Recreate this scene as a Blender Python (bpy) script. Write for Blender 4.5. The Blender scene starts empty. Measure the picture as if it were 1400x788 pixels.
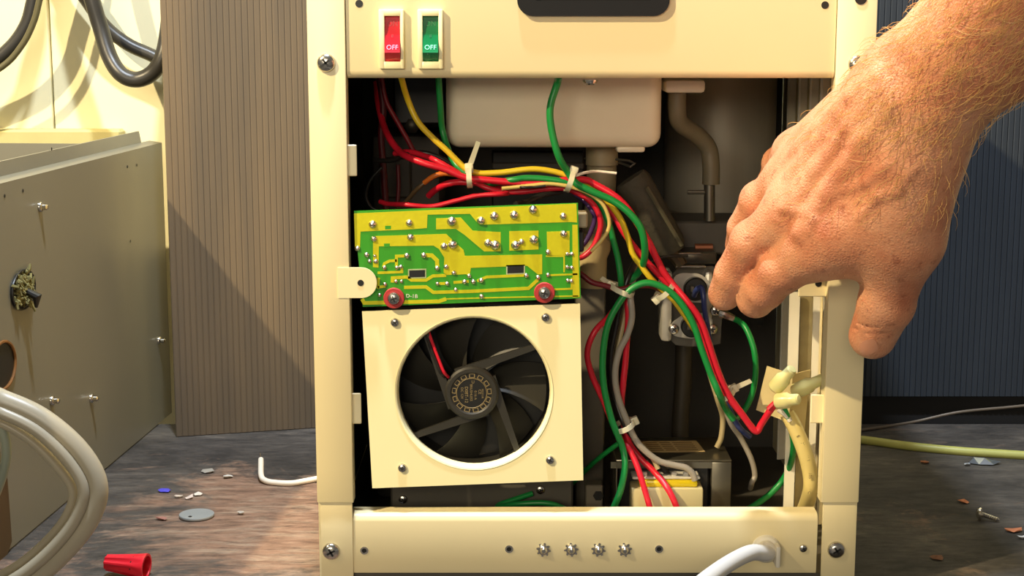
import bpy, bmesh, math, random
import numpy as np
from mathutils import Vector, Matrix, Euler

random.seed(7)
rng = np.random.default_rng(7)
C = bpy.context.scene.collection
S = bpy.context.scene
PI = math.pi

# ------------------------------------------------------------------ camera
FPX, PITCH, CAMY, CAMZ = 2143.0, math.radians(9.6), -0.75, 0.284
cam_data = bpy.data.cameras.new('camera')
cam = bpy.data.objects.new('camera', cam_data)
C.objects.link(cam)
cam.location = (0, CAMY, CAMZ)
cam.rotation_euler = (PI / 2 - PITCH, 0, 0)
cam_data.sensor_width = 36.0
cam_data.lens = 36.0 * FPX / 1400.0
cam_data.clip_start = 0.01
S.camera = cam

# ------------------------------------------------------------------ light
S.view_settings.view_transform = 'Standard'
S.view_settings.look = 'None'
S.view_settings.gamma = 1.0
S.view_settings.exposure = 0.0
world = bpy.data.worlds.new('room_light')
world.use_nodes = True
S.world = world
bg = world.node_tree.nodes['Background']
bg.inputs['Color'].default_value = (0.98, 0.92, 0.82, 1)
bg.inputs['Strength'].default_value = 0.16

def aim(o, target):
    o.rotation_euler = (Vector(target) - o.location).to_track_quat('-Z', 'Y').to_euler()

# cool ceiling light above and a little in front of the cabinet
ld = bpy.data.lights.new('cool_ceiling_light', 'AREA')
ld.shape = 'RECTANGLE'; ld.size = 0.07; ld.size_y = 0.03
ld.energy = 16.0; ld.color = (0.82, 0.90, 1.0)
cool = bpy.data.objects.new('cool_ceiling_light', ld); C.objects.link(cool)
cool.location = (-0.08, -0.09, 1.10); aim(cool, (0.0, 0.1, 0))
# broad soft fill added behind the viewer to brighten the front and the interior
ld = bpy.data.lights.new('front_fill', 'AREA')
ld.shape = 'RECTANGLE'; ld.size = 0.9; ld.size_y = 0.5
ld.energy = 17.0; ld.color = (1.0, 0.86, 0.64)
room = bpy.data.objects.new('front_fill', ld); C.objects.link(room)
room.location = (-0.5, -2.3, 0.75); aim(room, (0.0, 0.1, 0.15))
# warm clamp lamp up at the left, its reflector turned into the room so that its beam ends just above the bench
ld = bpy.data.lights.new('warm_work_lamp', 'SPOT')
ld.energy = 200.0; ld.color = (1.0, 0.80, 0.48); ld.shadow_soft_size = 0.016
ld.spot_size = math.radians(130); ld.spot_blend = 0.004
warm = bpy.data.objects.new('warm_work_lamp', ld); C.objects.link(warm)
warm.location = (-1.15, -0.85, 1.40)
edge = (Vector((0.03, 0.0, 0.032)) - warm.location).normalized()
side = edge.cross(Vector((1, 0, 0))).normalized()
if side.z < 0: side = -side
axis = edge * math.cos(math.radians(65)) + side * math.sin(math.radians(65))
aim(warm, warm.location + axis)

# ------------------------------------------------------------------ pixel helpers (points on real planes)
cp, sp = math.cos(PITCH), math.sin(PITCH)
CAM = Vector((0, CAMY, CAMZ))
def ray(px, py):
    u, v = (px - 700) / FPX, (394 - py) / FPX
    return Vector((u, cp + v * sp, -sp + v * cp))
def P(px, py, Y=0.0):
    d = ray(px, py); return CAM + d * ((Y - CAMY) / d.y)
def G(px, py, z=0.0):
    d = ray(px, py); return CAM + d * ((z - CAMZ) / d.z)
def K(Y):            # metres per pixel at depth Y (middle of frame)
    return (Y - CAMY) / cp / FPX

# ------------------------------------------------------------------ materials
def lin(c):
    return tuple(((x / 255) / 12.92 if x / 255 <= 0.04045 else ((x / 255 + 0.055) / 1.055) ** 2.4) for x in c)
MATS = {}
def mat(name, rgb, rough=0.5, metal=0.0, var=0.12, scale=60.0, bump=0.0, bscale=200.0, sss=0.0, spec=0.5, stretch=None, trans=0.0, coat=0.0, rgb2=None):
    if name in MATS: return MATS[name]
    m = bpy.data.materials.new(name); m.use_nodes = True
    nt = m.node_tree; b = nt.nodes['Principled BSDF']
    c = lin(rgb)
    tc = nt.nodes.new('ShaderNodeTexCoord')
    src = tc.outputs['Object']
    if stretch:
        mp = nt.nodes.new('ShaderNodeMapping'); mp.inputs['Scale'].default_value = stretch
        nt.links.new(src, mp.inputs['Vector']); src = mp.outputs['Vector']
    n = nt.nodes.new('ShaderNodeTexNoise'); n.inputs['Scale'].default_value = scale; n.inputs['Detail'].default_value = 4
    nt.links.new(src, n.inputs['Vector'])
    mx = nt.nodes.new('ShaderNodeMix'); mx.data_type = 'RGBA'
    mx.inputs['A'].default_value = (*[x * (1 - var) for x in c], 1)
    mx.inputs['B'].default_value = (*[min(1, x * (1 + var)) for x in c], 1)
    if rgb2: mx.inputs['A'].default_value = (*c, 1); mx.inputs['B'].default_value = (*lin(rgb2), 1)
    nt.links.new(n.outputs['Fac'], mx.inputs['Factor'])
    nt.links.new(mx.outputs['Result'], b.inputs['Base Color'])
    b.inputs['Roughness'].default_value = rough
    b.inputs['Metallic'].default_value = metal
    b.inputs['Specular IOR Level'].default_value = spec
    b.inputs['Transmission Weight'].default_value = trans
    b.inputs['Coat Weight'].default_value = coat
    if sss:
        b.inputs['Subsurface Weight'].default_value = sss
        b.inputs['Subsurface Radius'].default_value = (0.004, 0.0015, 0.0008)
        b.inputs['Subsurface Scale'].default_value = 1.0
    if bump:
        n2 = nt.nodes.new('ShaderNodeTexNoise'); n2.inputs['Scale'].default_value = bscale; n2.inputs['Detail'].default_value = 3
        nt.links.new(src, n2.inputs['Vector'])
        bp = nt.nodes.new('ShaderNodeBump'); bp.inputs['Strength'].default_value = bump; bp.inputs['Distance'].default_value = 0.001
        nt.links.new(n2.outputs['Fac'], bp.inputs['Height']); nt.links.new(bp.outputs['Normal'], b.inputs['Normal'])
    MATS[name] = m
    return m

enamel   = mat('cream_enamel', (242, 227, 180), 0.38, var=0.02, scale=25)
plate_m  = mat('cream_plate', (250, 240, 190), 0.42, var=0.02, scale=25)
liner    = mat('dark_liner', (78, 74, 68), 0.6, var=0.2, scale=40)
black    = mat('black_plastic', (26, 26, 25), 0.42, var=0.15)
fanblack = mat('fan_plastic', (44, 42, 36), 0.5, var=0.1)
chrome   = mat('bright_steel', (205, 200, 190), 0.22, 1.0, var=0.1, scale=300)
solder_m = mat('solder', (215, 210, 198), 0.25, 1.0, var=0.1, scale=600)
steel    = mat('dull_steel', (120, 116, 106), 0.42, 0.85, var=0.2, scale=50)
tanksteel= mat('tank_steel', (150, 145, 132), 0.5, 0.3, var=0.12, scale=25, stretch=(6, 6, .6))
white_p  = mat('white_plastic', (236, 230, 212), 0.4, var=0.03)
tubwhite = mat('tub_plastic', (232, 222, 196), 0.35, var=0.04)
beige    = mat('beige_tube', (150, 138, 108), 0.5, var=0.08)
nylon    = mat('nylon_tie', (226, 220, 192), 0.4, var=0.05, sss=0.1)
pcb_m    = mat('board_green', (52, 150, 22), 0.4, var=0.12, scale=80, coat=0.2)
copper_m = mat('tinned_trace', (222, 214, 30), 0.38, 0.45, var=0.1, scale=260, bump=0.05, bscale=500, coat=0.3)
fibre    = mat('red_fibre', (176, 48, 48), 0.6, var=0.1)
redsw    = mat('red_rocker', (205, 32, 48), 0.25, var=0.04)
greensw  = mat('green_rocker', (10, 118, 68), 0.25, var=0.04)
bezel_m  = mat('bezel_plastic', (250, 243, 196), 0.4, var=0.02)
pinktxt  = mat('pink_print', (250, 150, 190), 0.5, var=0.02)
minttxt  = mat('mint_print', (140, 232, 200), 0.5, var=0.02)
goldtxt  = mat('label_print', (150, 132, 92), 0.5, var=0.1)
W = {}
def wm(name, rgb): W[name] = mat('wire_' + name, rgb, 0.35, var=0.06, scale=120)
wm('red', (214, 30, 52)); wm('dark_red', (110, 16, 28)); wm('green', (24, 140, 64)); wm('yellow', (226, 194, 40))
wm('pale_yellow', (214, 190, 110)); wm('grey', (158, 150, 138)); wm('black', (34, 32, 30)); wm('beige', (176, 160, 120))
wm('blue', (44, 56, 110)); wm('purple', (70, 46, 100)); wm('orange', (226, 120, 44)); wm('brown', (104, 82, 56)); wm('white', (238, 230, 215))
wm('maroon', (84, 18, 28))

# ------------------------------------------------------------------ mesh builder
class MB:
    def __init__(s): s.v = []; s.f = []
    def add(s, vs, fs):
        o = len(s.v); s.v += [tuple(v) for v in vs]; s.f += [tuple(i + o for i in f) for f in fs]; return s
    def box(s, x0, x1, y0, y1, z0, z1, bev=0, seg=2, M=None):
        bm = bmesh.new(); bmesh.ops.create_cube(bm, size=1)
        for v in bm.verts:
            v.co = Vector(((x0 + x1) / 2 + v.co.x * (x1 - x0), (y0 + y1) / 2 + v.co.y * (y1 - y0), (z0 + z1) / 2 + v.co.z * (z1 - z0)))
        if bev: bmesh.ops.bevel(bm, geom=list(bm.edges), offset=bev, segments=seg, affect='EDGES', profile=0.5)
        return s.frombm(bm, M)
    def frombm(s, bm, M=None):
        bm.verts.index_update()
        vs = [(M @ v.co) if M else v.co for v in bm.verts]
        s.add(vs, [[v.index for v in f.verts] for f in bm.faces]); bm.free(); return s
    def tube(s, pts, r, n=10, caps=True, flat=1.0, flatdir=None):
        pts = [Vector(p) for p in pts]; m = len(pts)
        rs = r if isinstance(r, (list, tuple)) else [r] * m
        T = []
        for i in range(m):
            t = pts[min(i + 1, m - 1)] - pts[max(i - 1, 0)]
            T.append(t.normalized() if t.length > 1e-9 else Vector((0, 0, 1)))
        nrm = (Vector(flatdir) if flatdir else Vector((0, 1, 0)))
        nrm = nrm - T[0] * nrm.dot(T[0])
        if nrm.length < 1e-4: nrm = T[0].orthogonal()
        nrm.normalize()
        vs = []
        for i in range(m):
            nrm = (nrm - T[i] * nrm.dot(T[i])).normalized(); b = T[i].cross(nrm)
            for k in range(n):
                a = 2 * PI * k / n
                vs.append(pts[i] + nrm * (math.cos(a) * rs[i] * flat) + b * (math.sin(a) * rs[i]))
        fs = [(i * n + k, i * n + (k + 1) % n, (i + 1) * n + (k + 1) % n, (i + 1) * n + k) for i in range(m - 1) for k in range(n)]
        if caps: fs += [tuple(range(n - 1, -1, -1)), tuple((m - 1) * n + k for k in range(n))]
        return s.add(vs, fs)
    def lathe(s, prof, M, n=24, closed_ends=True):   # prof: (r, h) along local +Z
        vs = []; m = len(prof)
        for r, h in prof:
            for k in range(n):
                a = 2 * PI * k / n; vs.append(M @ Vector((r * math.cos(a), r * math.sin(a), h)))
        fs = [(i * n + k, i * n + (k + 1) % n, (i + 1) * n + (k + 1) % n, (i + 1) * n + k) for i in range(m - 1) for k in range(n)]
        if closed_ends: fs += [tuple(range(n - 1, -1, -1)), tuple((m - 1) * n + k for k in range(n))]
        return s.add(vs, fs)
    def prism(s, poly, d):       # poly: list of 3D points (planar), extruded by vector d
        n = len(poly); d = Vector(d); a = [Vector(p) for p in poly]
        fs = [tuple(range(n)), tuple(range(2 * n - 1, n - 1, -1))] + [(i, i + n, (i + 1) % n + n, (i + 1) % n) for i in range(n)]
        return s.add(a + [p + d for p in a], fs)
    def profile(s, pts, x0, x1):  # closed (y,z) outline extruded along X
        return s.prism([(x0, y, z) for y, z in pts], (x1 - x0, 0, 0))
    def ringplate(s, quad, hole, d):   # quad: 4 pts; hole: list of n pts (n%4==0), both counter aligned
        n = len(hole); d = Vector(d); out = []
        for k in range(n):
            q = k * 4 / n; i = int(q); t = q - i
            out.append(Vector(quad[i]).lerp(Vector(quad[(i + 1) % 4]), t))
        vs = out + [Vector(p) for p in hole]; vs = vs + [v + d for v in vs]; N = 2 * n; fs = []
        for k in range(n):
            j = (k + 1) % n
            fs += [(k, j, n + j, n + k), (N + k, N + n + k, N + n + j, N + j), (k, N + k, N + j, j), (n + k, n + j, N + n + j, N + n + k)]
        return s.add(vs, fs)
    def mesh(s, name, m, smooth=35, off=None):
        me = bpy.data.meshes.new(name)
        o = Vector(off) if off is not None else Vector()
        me.from_pydata([tuple(Vector(v) - o) for v in s.v], [], s.f)
        bm = bmesh.new(); bm.from_mesh(me)
        bmesh.ops.recalc_face_normals(bm, faces=bm.faces); bm.to_mesh(me); bm.free()
        if m: me.materials.append(m)
        if smooth:
            me.shade_smooth(); me.set_sharp_from_angle(angle=math.radians(smooth))
        return me

ORG = {}
def thing(name, label, cat, loc=(0, 0, 0), group=None):
    o = bpy.data.objects.new(name, None); C.objects.link(o); o.location = loc
    o.empty_display_size = 0.02
    o['label'] = label; o['category'] = cat
    if group: o['group'] = group
    ORG[o] = Vector(loc); return o
def part(name, mb, m, parent, label=None, kind=None, smooth=35):
    """mesh drawn in world coordinates, hung under parent"""
    o = bpy.data.objects.new(name, mb.mesh(name, m, smooth, ORG[parent])); C.objects.link(o); o.parent = parent
    if label: o['label'] = label
    if kind: o['kind'] = kind
    ORG[o] = ORG[parent]; return o
def inst(name, me, parent, loc, rot=(0, 0, 0), sc=1.0, label=None):
    o = bpy.data.objects.new(name, me); C.objects.link(o); o.parent = parent
    o.location = Vector(loc) - ORG[parent]; o.rotation_euler = rot; o.scale = (sc, sc, sc) if not isinstance(sc, tuple) else sc
    if label: o['label'] = label
    ORG[o] = Vector(loc); return o
def solo(name, mb, m, label, cat, group=None, kind=None, smooth=35):
    xs = np.array(mb.v); lo, hi = xs.min(0), xs.max(0)
    loc = Vector(((lo[0] + hi[0]) / 2, (lo[1] + hi[1]) / 2, lo[2]))
    o = bpy.data.objects.new(name, mb.mesh(name, m, smooth, loc)); C.objects.link(o); o.location = loc
    if label: o['label'] = label
    if cat: o['category'] = cat
    if group: o['group'] = group
    if kind: o['kind'] = kind
    ORG[o] = loc; return o

def spline(pts, per=8):
    pts = [Vector(p) for p in pts]; out = []
    ext = [pts[0] * 2 - pts[1]] + pts + [pts[-1] * 2 - pts[-2]]
    for i in range(1, len(ext) - 2):
        p0, p1, p2, p3 = ext[i - 1:i + 3]
        for k in range(per):
            t = k / per
            out.append(0.5 * ((2 * p1) + (p2 - p0) * t + (2 * p0 - 5 * p1 + 4 * p2 - p3) * t * t + (3 * p1 - p0 - 3 * p2 + p3) * t ** 3))
    out.append(pts[-1]); return out
def facing(loc, d=(0, -1, 0), roll=0.0):   # matrix whose local +Z points along d
    q = Vector(d).to_track_quat('Z', 'Y').to_matrix().to_4x4()
    return Matrix.Translation(loc) @ q @ Matrix.Rotation(roll, 4, 'Z')
def text_mb(txt, size, M, depth=0.0001, sx=1.0):
    cu = bpy.data.curves.new('lettering', 'FONT'); cu.body = txt; cu.size = size; cu.align_x = 'CENTER'; cu.align_y = 'CENTER'
    cu.extrude = depth; cu.resolution_u = 3
    o = bpy.data.objects.new('lettering', cu); C.objects.link(o)
    dg = bpy.context.evaluated_depsgraph_get(); me = o.evaluated_get(dg).to_mesh()
    mb = MB(); mb.add([M @ Vector((v.co.x * sx, v.co.y, v.co.z)) for v in me.vertices], [list(p.vertices) for p in me.polygons])
    o.evaluated_get(dg).to_mesh_clear(); bpy.data.objects.remove(o); bpy.data.curves.remove(cu)
    return mb
FACE = Matrix.Rotation(PI / 2, 4, 'X')      # text facing the viewer's side (-Y)

# shared small hardware, local +Z is the way the head points
def pan_head(r, h, name):
    mb = MB(); mb.lathe([(r, 0), (r, h * .3), (r * .85, h * .7), (r * .5, h * .95), (r * .12, h)], Matrix.Identity(4), 20)
    me = mb.mesh(name, chrome)
    me.materials.append(black)
    bm = bmesh.new(); bm.from_mesh(me)
    for a in (0, PI / 2):                    # cross recess
        M_ = Matrix.Rotation(a + .4, 4, 'Z') @ Matrix.Translation((0, 0, h * .97)) @ Matrix.Diagonal((r * 1.0, r * .22, h * .12, 1))
        g = bmesh.ops.create_cube(bm, size=1, matrix=M_)
        for v in g['verts']:
            for f in v.link_faces: f.material_index = 1
    bm.to_mesh(me); bm.free(); return me
SCREW = pan_head(.0034, .0022, 'screw_head')
SCREW_BIG = pan_head(.0044, .0026, 'screw_head_large')
TOFRONT = (PI / 2, 0, 0)
hole_mb = MB(); hole_mb.lathe([(.0012, 0), (.0020, 0), (.0020, .0005), (.0012, .0005), (.0012, 0)], Matrix.Identity(4), 16, False)
EYELET = hole_mb.mesh('eyelet', chrome)
hole_mb = MB(); hole_mb.lathe([(.0018, 0), (.0018, .00015)], Matrix.Identity(4), 16)
HOLE = hole_mb.mesh('hole', black)

# ================================================================== SETTING
def custom_bench():
    m = bpy.data.materials.new('worn_bench_wood'); m.use_nodes = True; nt = m.node_tree; b = nt.nodes['Principled BSDF']
    tc = nt.nodes.new('ShaderNodeTexCoord')
    def noise(scale, sc, det=6, rough=.65, dist=0.0):
        mp = nt.nodes.new('ShaderNodeMapping'); mp.inputs['Scale'].default_value = sc
        nt.links.new(tc.outputs['Object'], mp.inputs['Vector'])
        n = nt.nodes.new('ShaderNodeTexNoise'); n.inputs['Scale'].default_value = scale; n.inputs['Detail'].default_value = det
        n.inputs['Roughness'].default_value = rough; n.inputs['Distortion'].default_value = dist
        nt.links.new(mp.outputs['Vector'], n.inputs['Vector']); return n.outputs['Fac']
    def ramp(src, stops):
        r = nt.nodes.new('ShaderNodeValToRGB'); e = r.color_ramp.elements
        while len(e) < len(stops): e.new(0.5)
        for el, (p, c) in zip(e, stops): el.position = p; el.color = (*lin(c), 1)
        nt.links.new(src, r.inputs['Fac']); return r.outputs['Color']
    wood = ramp(noise(22, (1, 5, 1), 8, .7, .6), [(.3, (100, 76, 62)), (.48, (150, 118, 98)), (.62, (166, 144, 124)), (.75, (130, 94, 74))])
    grime = ramp(noise(9, (1, 1.6, 1), 8, .72, .3), [(.30, (29, 27, 25)), (.42, (62, 58, 55)), (.58, (95, 89, 83)), (.75, (145, 136, 122))])
    msk = nt.nodes.new('ShaderNodeValToRGB'); msk.color_ramp.elements[0].position = .44; msk.color_ramp.elements[1].position = .56
    # the wood is rubbed clean in a patch beside the cabinet and grimy elsewhere
    dst = nt.nodes.new('ShaderNodeVectorMath'); dst.operation = 'DISTANCE'; dst.inputs[1].default_value = (-.110, .200, .035)
    nt.links.new(tc.outputs['Object'], dst.inputs[0])
    ma = nt.nodes.new('ShaderNodeMath'); ma.operation = 'MULTIPLY_ADD'; ma.inputs[1].default_value = -1.5; ma.inputs[2].default_value = .165
    nt.links.new(dst.outputs['Value'], ma.inputs[0])
    mc = nt.nodes.new('ShaderNodeMath'); mc.operation = 'MAXIMUM'; mc.inputs[1].default_value = -.13; nt.links.new(ma.outputs[0], mc.inputs[0])
    mb_ = nt.nodes.new('ShaderNodeMath'); mb_.operation = 'ADD'
    nt.links.new(mc.outputs[0], mb_.inputs[0]); nt.links.new(noise(9, (1, 1.4, 1), 6, .75, .4), mb_.inputs[1])
    nt.links.new(mb_.outputs[0], msk.inputs['Fac'])
    mx = nt.nodes.new('ShaderNodeMix'); mx.data_type = 'RGBA'
    nt.links.new(msk.outputs['Color'], mx.inputs['Factor']); nt.links.new(grime, mx.inputs['A']); nt.links.new(wood, mx.inputs['B'])
    mot = ramp(noise(60, (1, 3, 1), 6, .75), [(.3, (48, 48, 50)), (.48, (200, 198, 196)), (.7, (255, 255, 255))])
    mu = nt.nodes.new('ShaderNodeMix'); mu.data_type = 'RGBA'; mu.blend_type = 'MULTIPLY'; mu.inputs['Factor'].default_value = .75
    nt.links.new(mx.outputs['Result'], mu.inputs['A']); nt.links.new(mot, mu.inputs['B'])
    nt.links.new(mu.outputs['Result'], b.inputs['Base Color'])
    b.inputs['Roughness'].default_value = .7
    bp = nt.nodes.new('ShaderNodeBump'); bp.inputs['Strength'].default_value = .5; bp.inputs['Distance'].default_value = .002
    nt.links.new(noise(60, (1, 4, 1), 6, .7), bp.inputs['Height']); nt.links.new(bp.outputs['Normal'], b.inputs['Normal'])
    return m
bench_m = custom_bench()
mb = MB(); mb.box(-.75, .75, -.55, .345, -.035, 0, .002, 1)
solo('workbench', mb, bench_m, 'worn and grimy wooden workbench top that everything stands on', 'workbench')

wallm = mat('cream_wall', (246, 238, 196), .7, var=.06, scale=12, bump=.15, bscale=40)
YW = .47
seam = P(70, 90, YW).x
wall = bpy.data.objects.new('wall_back', MB().box(-1.3, 1.3, YW + .006, YW + .03, -.9, 1.4).mesh('wall_back', black)); C.objects.link(wall)
wall['kind'] = 'structure'; ORG[wall] = Vector()
fl_ = solo('floor', MB().box(-1.3, 1.3, -1.4, YW, -.93, -.9), mat('concrete_floor', (120, 116, 108), .8), None, None, kind='structure')
for a, b_ in ((-1.3, seam - .0008), (seam + .0008, 1.3)):
    o = part('panel', MB().box(a, b_, YW, YW + .006, -.9, 1.4, .0006, 1), wallm, wall)
# moulding low on the wall behind the sheet metal box
t0, t1 = P(0, 184, YW - .012), P(0, 177, YW - .012)
tr = solo('trim_1', MB().box(-.9, P(172, 184, YW).x, YW - .014, YW, t0.z - .012, t1.z, .002, 1), mat('ochre_trim', (200, 190, 130), .6), None, None, kind='structure')

# ================================================================== FLUTED PLASTIC SHEETS BEHIND
def fluted(corner0, corner1, ztop, zbot, pitch, amp, name, m, label, bottom_fold=None):
    a, b = Vector(corner0), Vector(corner1); L = (b - a).length; u = (b - a).normalized(); nrm = Vector((u.y, -u.x, 0)).normalized()
    if nrm.y > 0: nrm = -nrm
    n = int(L / pitch); mb = MB(); front = []
    for i in range(n):
        s0 = i * pitch
        front += [(s0, 0), (s0 + pitch * .16, amp), (s0 + pitch * .84, amp)]
    front.append((n * pitch, 0))
    back = [(s, -.004) for s, _ in (front[-1], front[0])]
    poly = [a + u * s + nrm * d for s, d in front + back]
    lo = [Vector((p.x, p.y, zbot)) for p in poly]
    mb.prism(lo, (0, 0, ztop - zbot))
    return solo(name, mb, m, label, 'sheet', smooth=0)
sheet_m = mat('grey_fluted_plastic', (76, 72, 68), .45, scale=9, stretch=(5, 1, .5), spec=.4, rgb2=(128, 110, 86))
shaded_m = mat('shaded_fluted_plastic', (52, 58, 66), .45, var=.2, scale=14, stretch=(6, 1, .8), spec=.4)  # same plastic as the left sheet, with shade and bluish light in its colour
a = G(241, 598); b = G(427, 586)
dirv = (b - a).normalized()
fluted(a, a + dirv * .26, .42, .0005, .0041, .00042, 'fluted_sheet', sheet_m, 'grey-brown fluted plastic sheet standing behind the cabinet on its left')
Yr = .36
ra, rb = P(1120, 542, Yr), P(1480, 534, Yr)
fluted((ra.x, Yr, 0), (rb.x, Yr, 0), .50, ra.z, .0041, .0006, 'fluted_sheet', shaded_m, 'fluted plastic sheet behind the arm on the right, its shade put into a dark blue-grey colour')
bd = MB(); bd.box(.14, .72, Yr + .006, Yr + .018, -.12, ra.z + .03, .001, 1)  # black board added to give the shade in the gap under the sheet
solo('gap_shade_board', bd, mat('gap_shade_black', (20, 19, 20), .8), 'black board added for the shade in the gap below the right fluted sheet', 'board')
# ================================================================== BLACK CABLES HANGING ON THE WALL
cable_m = mat('black_rubber', (52, 50, 46), .38, var=.15)
def pw(px, py, Y): return P(px, py, Y)
def cable(name, pts, r, m, label, cat='cable', group=None, per=10, n=14):
    mb = MB(); mb.tube(spline(pts, per), r, n); return solo(name, mb, m, label, cat, group, smooth=60)
k = K(.44)
cable('hanging_cable', [pw(x, y, .435) for x, y in ((70, -160), (60, -60), (46, 0), (36, 35), (14, 66), (-22, 92), (-90, 120))], 9.5 * k, cable_m, 'thick black cable curving down the wall at the far left')
cable('hanging_cable', [pw(x, y, .425) for x, y in ((76, -150), (68, -60), (54, 0), (46, 30), (30, 62), (2, 92), (-60, 126))], 4.2 * k, mat('olive_rubber', (92, 86, 58), .4), 'thinner olive cable hugging the thick black one at far left')
cable('hanging_cable', [pw(x, y, Y) for x, y, Y in ((96, -120, .42), (112, -50, .42), (126, 0, .42), (138, 40, .42), (150, 78, .415), (166, 102, .41), (187, 109, .41), (208, 100, .41), (222, 78, .41), (229, 44, .415), (233, 0, .42), (236, -60, .42))], 10.5 * k, cable_m, 'black cable hanging on the wall in a low U loop')
cable('hanging_cable', [pw(x, y, .452) for x, y in ((60, -120), (90, -40), (118, 0), (144, 36), (174, 60), (204, 74), (236, 88), (290, 96))], 9 * k, cable_m, 'black cable running diagonally behind the U-shaped loop')

# ================================================================== SHEET METAL BOX ON THE LEFT
olive = mat('olive_sheet_metal', (132, 128, 112), .34, .15, var=.1, scale=9)
b0, b1 = G(0, 765), G(235, 566)
ud = (b1 - b0).normalized(); b0 = b0 - ud * .16
inw = Vector((-ud.y, ud.x, 0))                    # towards the left
if inw.x > 0: inw = -inw
ztop = P(222, 197, b1.y).z
box = thing('metal_housing', 'large olive-grey sheet metal housing at the left edge with screws and a torn hole', 'housing', (b0 + b1) / 2)
def slab(p, q, z0, z1, off, th):
    a_, b_ = p + inw * off, q + inw * off
    return MB().prism([(a_.x, a_.y, z0), (b_.x, b_.y, z0), (b_.x, b_.y, z1), (a_.x, a_.y, z1)], inw * th)
part('side_panel', slab(b0, b1, .001, ztop, 0, .0012), olive, box)
f = MB().prism([(*(b0).to_2d(), ztop), (*(b1).to_2d(), ztop), (*(b1 + inw * .009).to_2d(), ztop + .0015), (*(b0 + inw * .009).to_2d(), ztop + .0015)], (0, 0, .0010))
part('ledge', f, olive, box)
e = b1 - ud * .018
f = MB().prism([(*(b0 + inw * .009).to_2d(), ztop + .001), (*(e + inw * .009).to_2d(), ztop + .001), (*(e + inw * .010 - ud * .002).to_2d(), ztop + .0105), (*(b0 + inw * .010).to_2d(), ztop + .0105)], inw * .0012)
part('upper_flange', f, olive, box)
part('end_panel', MB().prism([(*b1.to_2d(), .001), (*(b1 + inw * .24).to_2d(), .001), (*(b1 + inw * .24).to_2d(), ztop), (*b1.to_2d(), ztop)], -ud * .0012), olive, box)
part('far_panel', slab(b0, b1 - ud * .002, .001, ztop + .004, .24, .0012), olive, box)
part('floor_panel', MB().prism([(*(b0 + inw * .002).to_2d(), .001), (*(b1 + inw * .002 - ud * .002).to_2d(), .001), (*(b1 + inw * .239 - ud * .002).to_2d(), .001), (*(b0 + inw * .239).to_2d(), .001)], (0, 0, .001)), olive, box)
out = -inw
def onbox(px, py):      # where the viewing ray meets the side panel
    d = ray(px, py); n_ = out; t = (b0 - CAM).dot(n_) / d.dot(n_); return CAM + d * t
qrot = out.to_track_quat('Z', 'Y').to_euler()
SC = MB(); SC.lathe([(.0030, 0), (.0030, .0010), (.0026, .0016), (.0018, .0019), (.0018, .0042), (.0010, .0050)], Matrix.Identity(4), 12)
SHEETSCREW = SC.mesh('sheet_screw', chrome)
for x, y in ((54, 283), (70, 548), (124, 545), (217, 466)):
    inst('screw', SHEETSCREW, box, onbox(x, y), qrot)
for x, y in ((6, 268), (31, 261), (174, 228), (187, 226), (70, 204), (178, 330)):
    o = inst('rivet_hole', HOLE, box, onbox(x, y) + out * .0002, qrot, .55)
# torn cable entry stuffed with frayed yellow fibre
ce = onbox(29, 396); up = Vector((0, 0, 1))
mb = MB(); ring = [ce + out * .0015 + ud * (.0165 * math.cos(t)) + up * (.0108 * math.sin(t)) for t in np.linspace(0, 2 * PI, 25)]
mb.tube(ring, .0006, 6, False)
part('torn_hole', mb, black, box, 'ragged dark rim of the torn cable entry')
disc = MB().prism([ce + ud * (.0160 * math.cos(t)) + up * (.0104 * math.sin(t)) for t in np.linspace(0, 2 * PI, 24, False)], out * .0006)
part('hole_backing', disc, black, box)
mb = MB()
for i in range(120):
    t = rng.uniform(0, 2 * PI); rr = math.sqrt(rng.uniform(0, 1))
    p = ce + ud * (.012 * rr * math.cos(t)) + up * (.0085 * rr * math.sin(t) + .001)
    q = p + out * rng.uniform(.001, .005) + ud * rng.normal(0, .003) + up * rng.normal(-.001, .003)
    mb.tube([p, (p + q) / 2 + Vector(rng.normal(0, .0012, 3)), q], [.0013, .0012, .0006], 5)
part('frayed_fibre', mb, mat('frayed_fibre', (120, 114, 70), .9, var=.5, scale=300), box, 'yellowish frayed fibres poking out of the hole', kind='stuff')
mb = MB(); mb.tube([ce + out * .003 - up * .001, ce + out * .009 - up * .004, ce + out * .008 - up * .010], [.0020, .0028, .0008], 10)
part('cord_stub', mb, black, box)
ce2 = onbox(2, 500)
disc = MB().prism([ce2 + ud * (.016 * math.cos(t)) + up * (.0125 * math.sin(t)) for t in np.linspace(0, 2 * PI, 28, False)], out * .0005)
part('knockout_hole', disc, black, box)
mb = MB(); mb.tube([ce2 + out * .001 + ud * (.0165 * math.cos(t)) + up * (.0128 * math.sin(t)) for t in np.linspace(0, 2 * PI, 33)], .0009, 6, False)
part('hole_rim', mb, mat('burnt_rim', (120, 78, 30), .7, var=.5, scale=200), box, 'brown scorched rim of the round hole')
part('bracket', MB().prism([onbox(0, 640), onbox(8, 655), onbox(14, 740), onbox(4, 770), onbox(-30, 775), onbox(-30, 640)], out * .001), mat('brown_plate', (92, 72, 44), .5, .3), box, 'brown stained plate low on the side')

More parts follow.
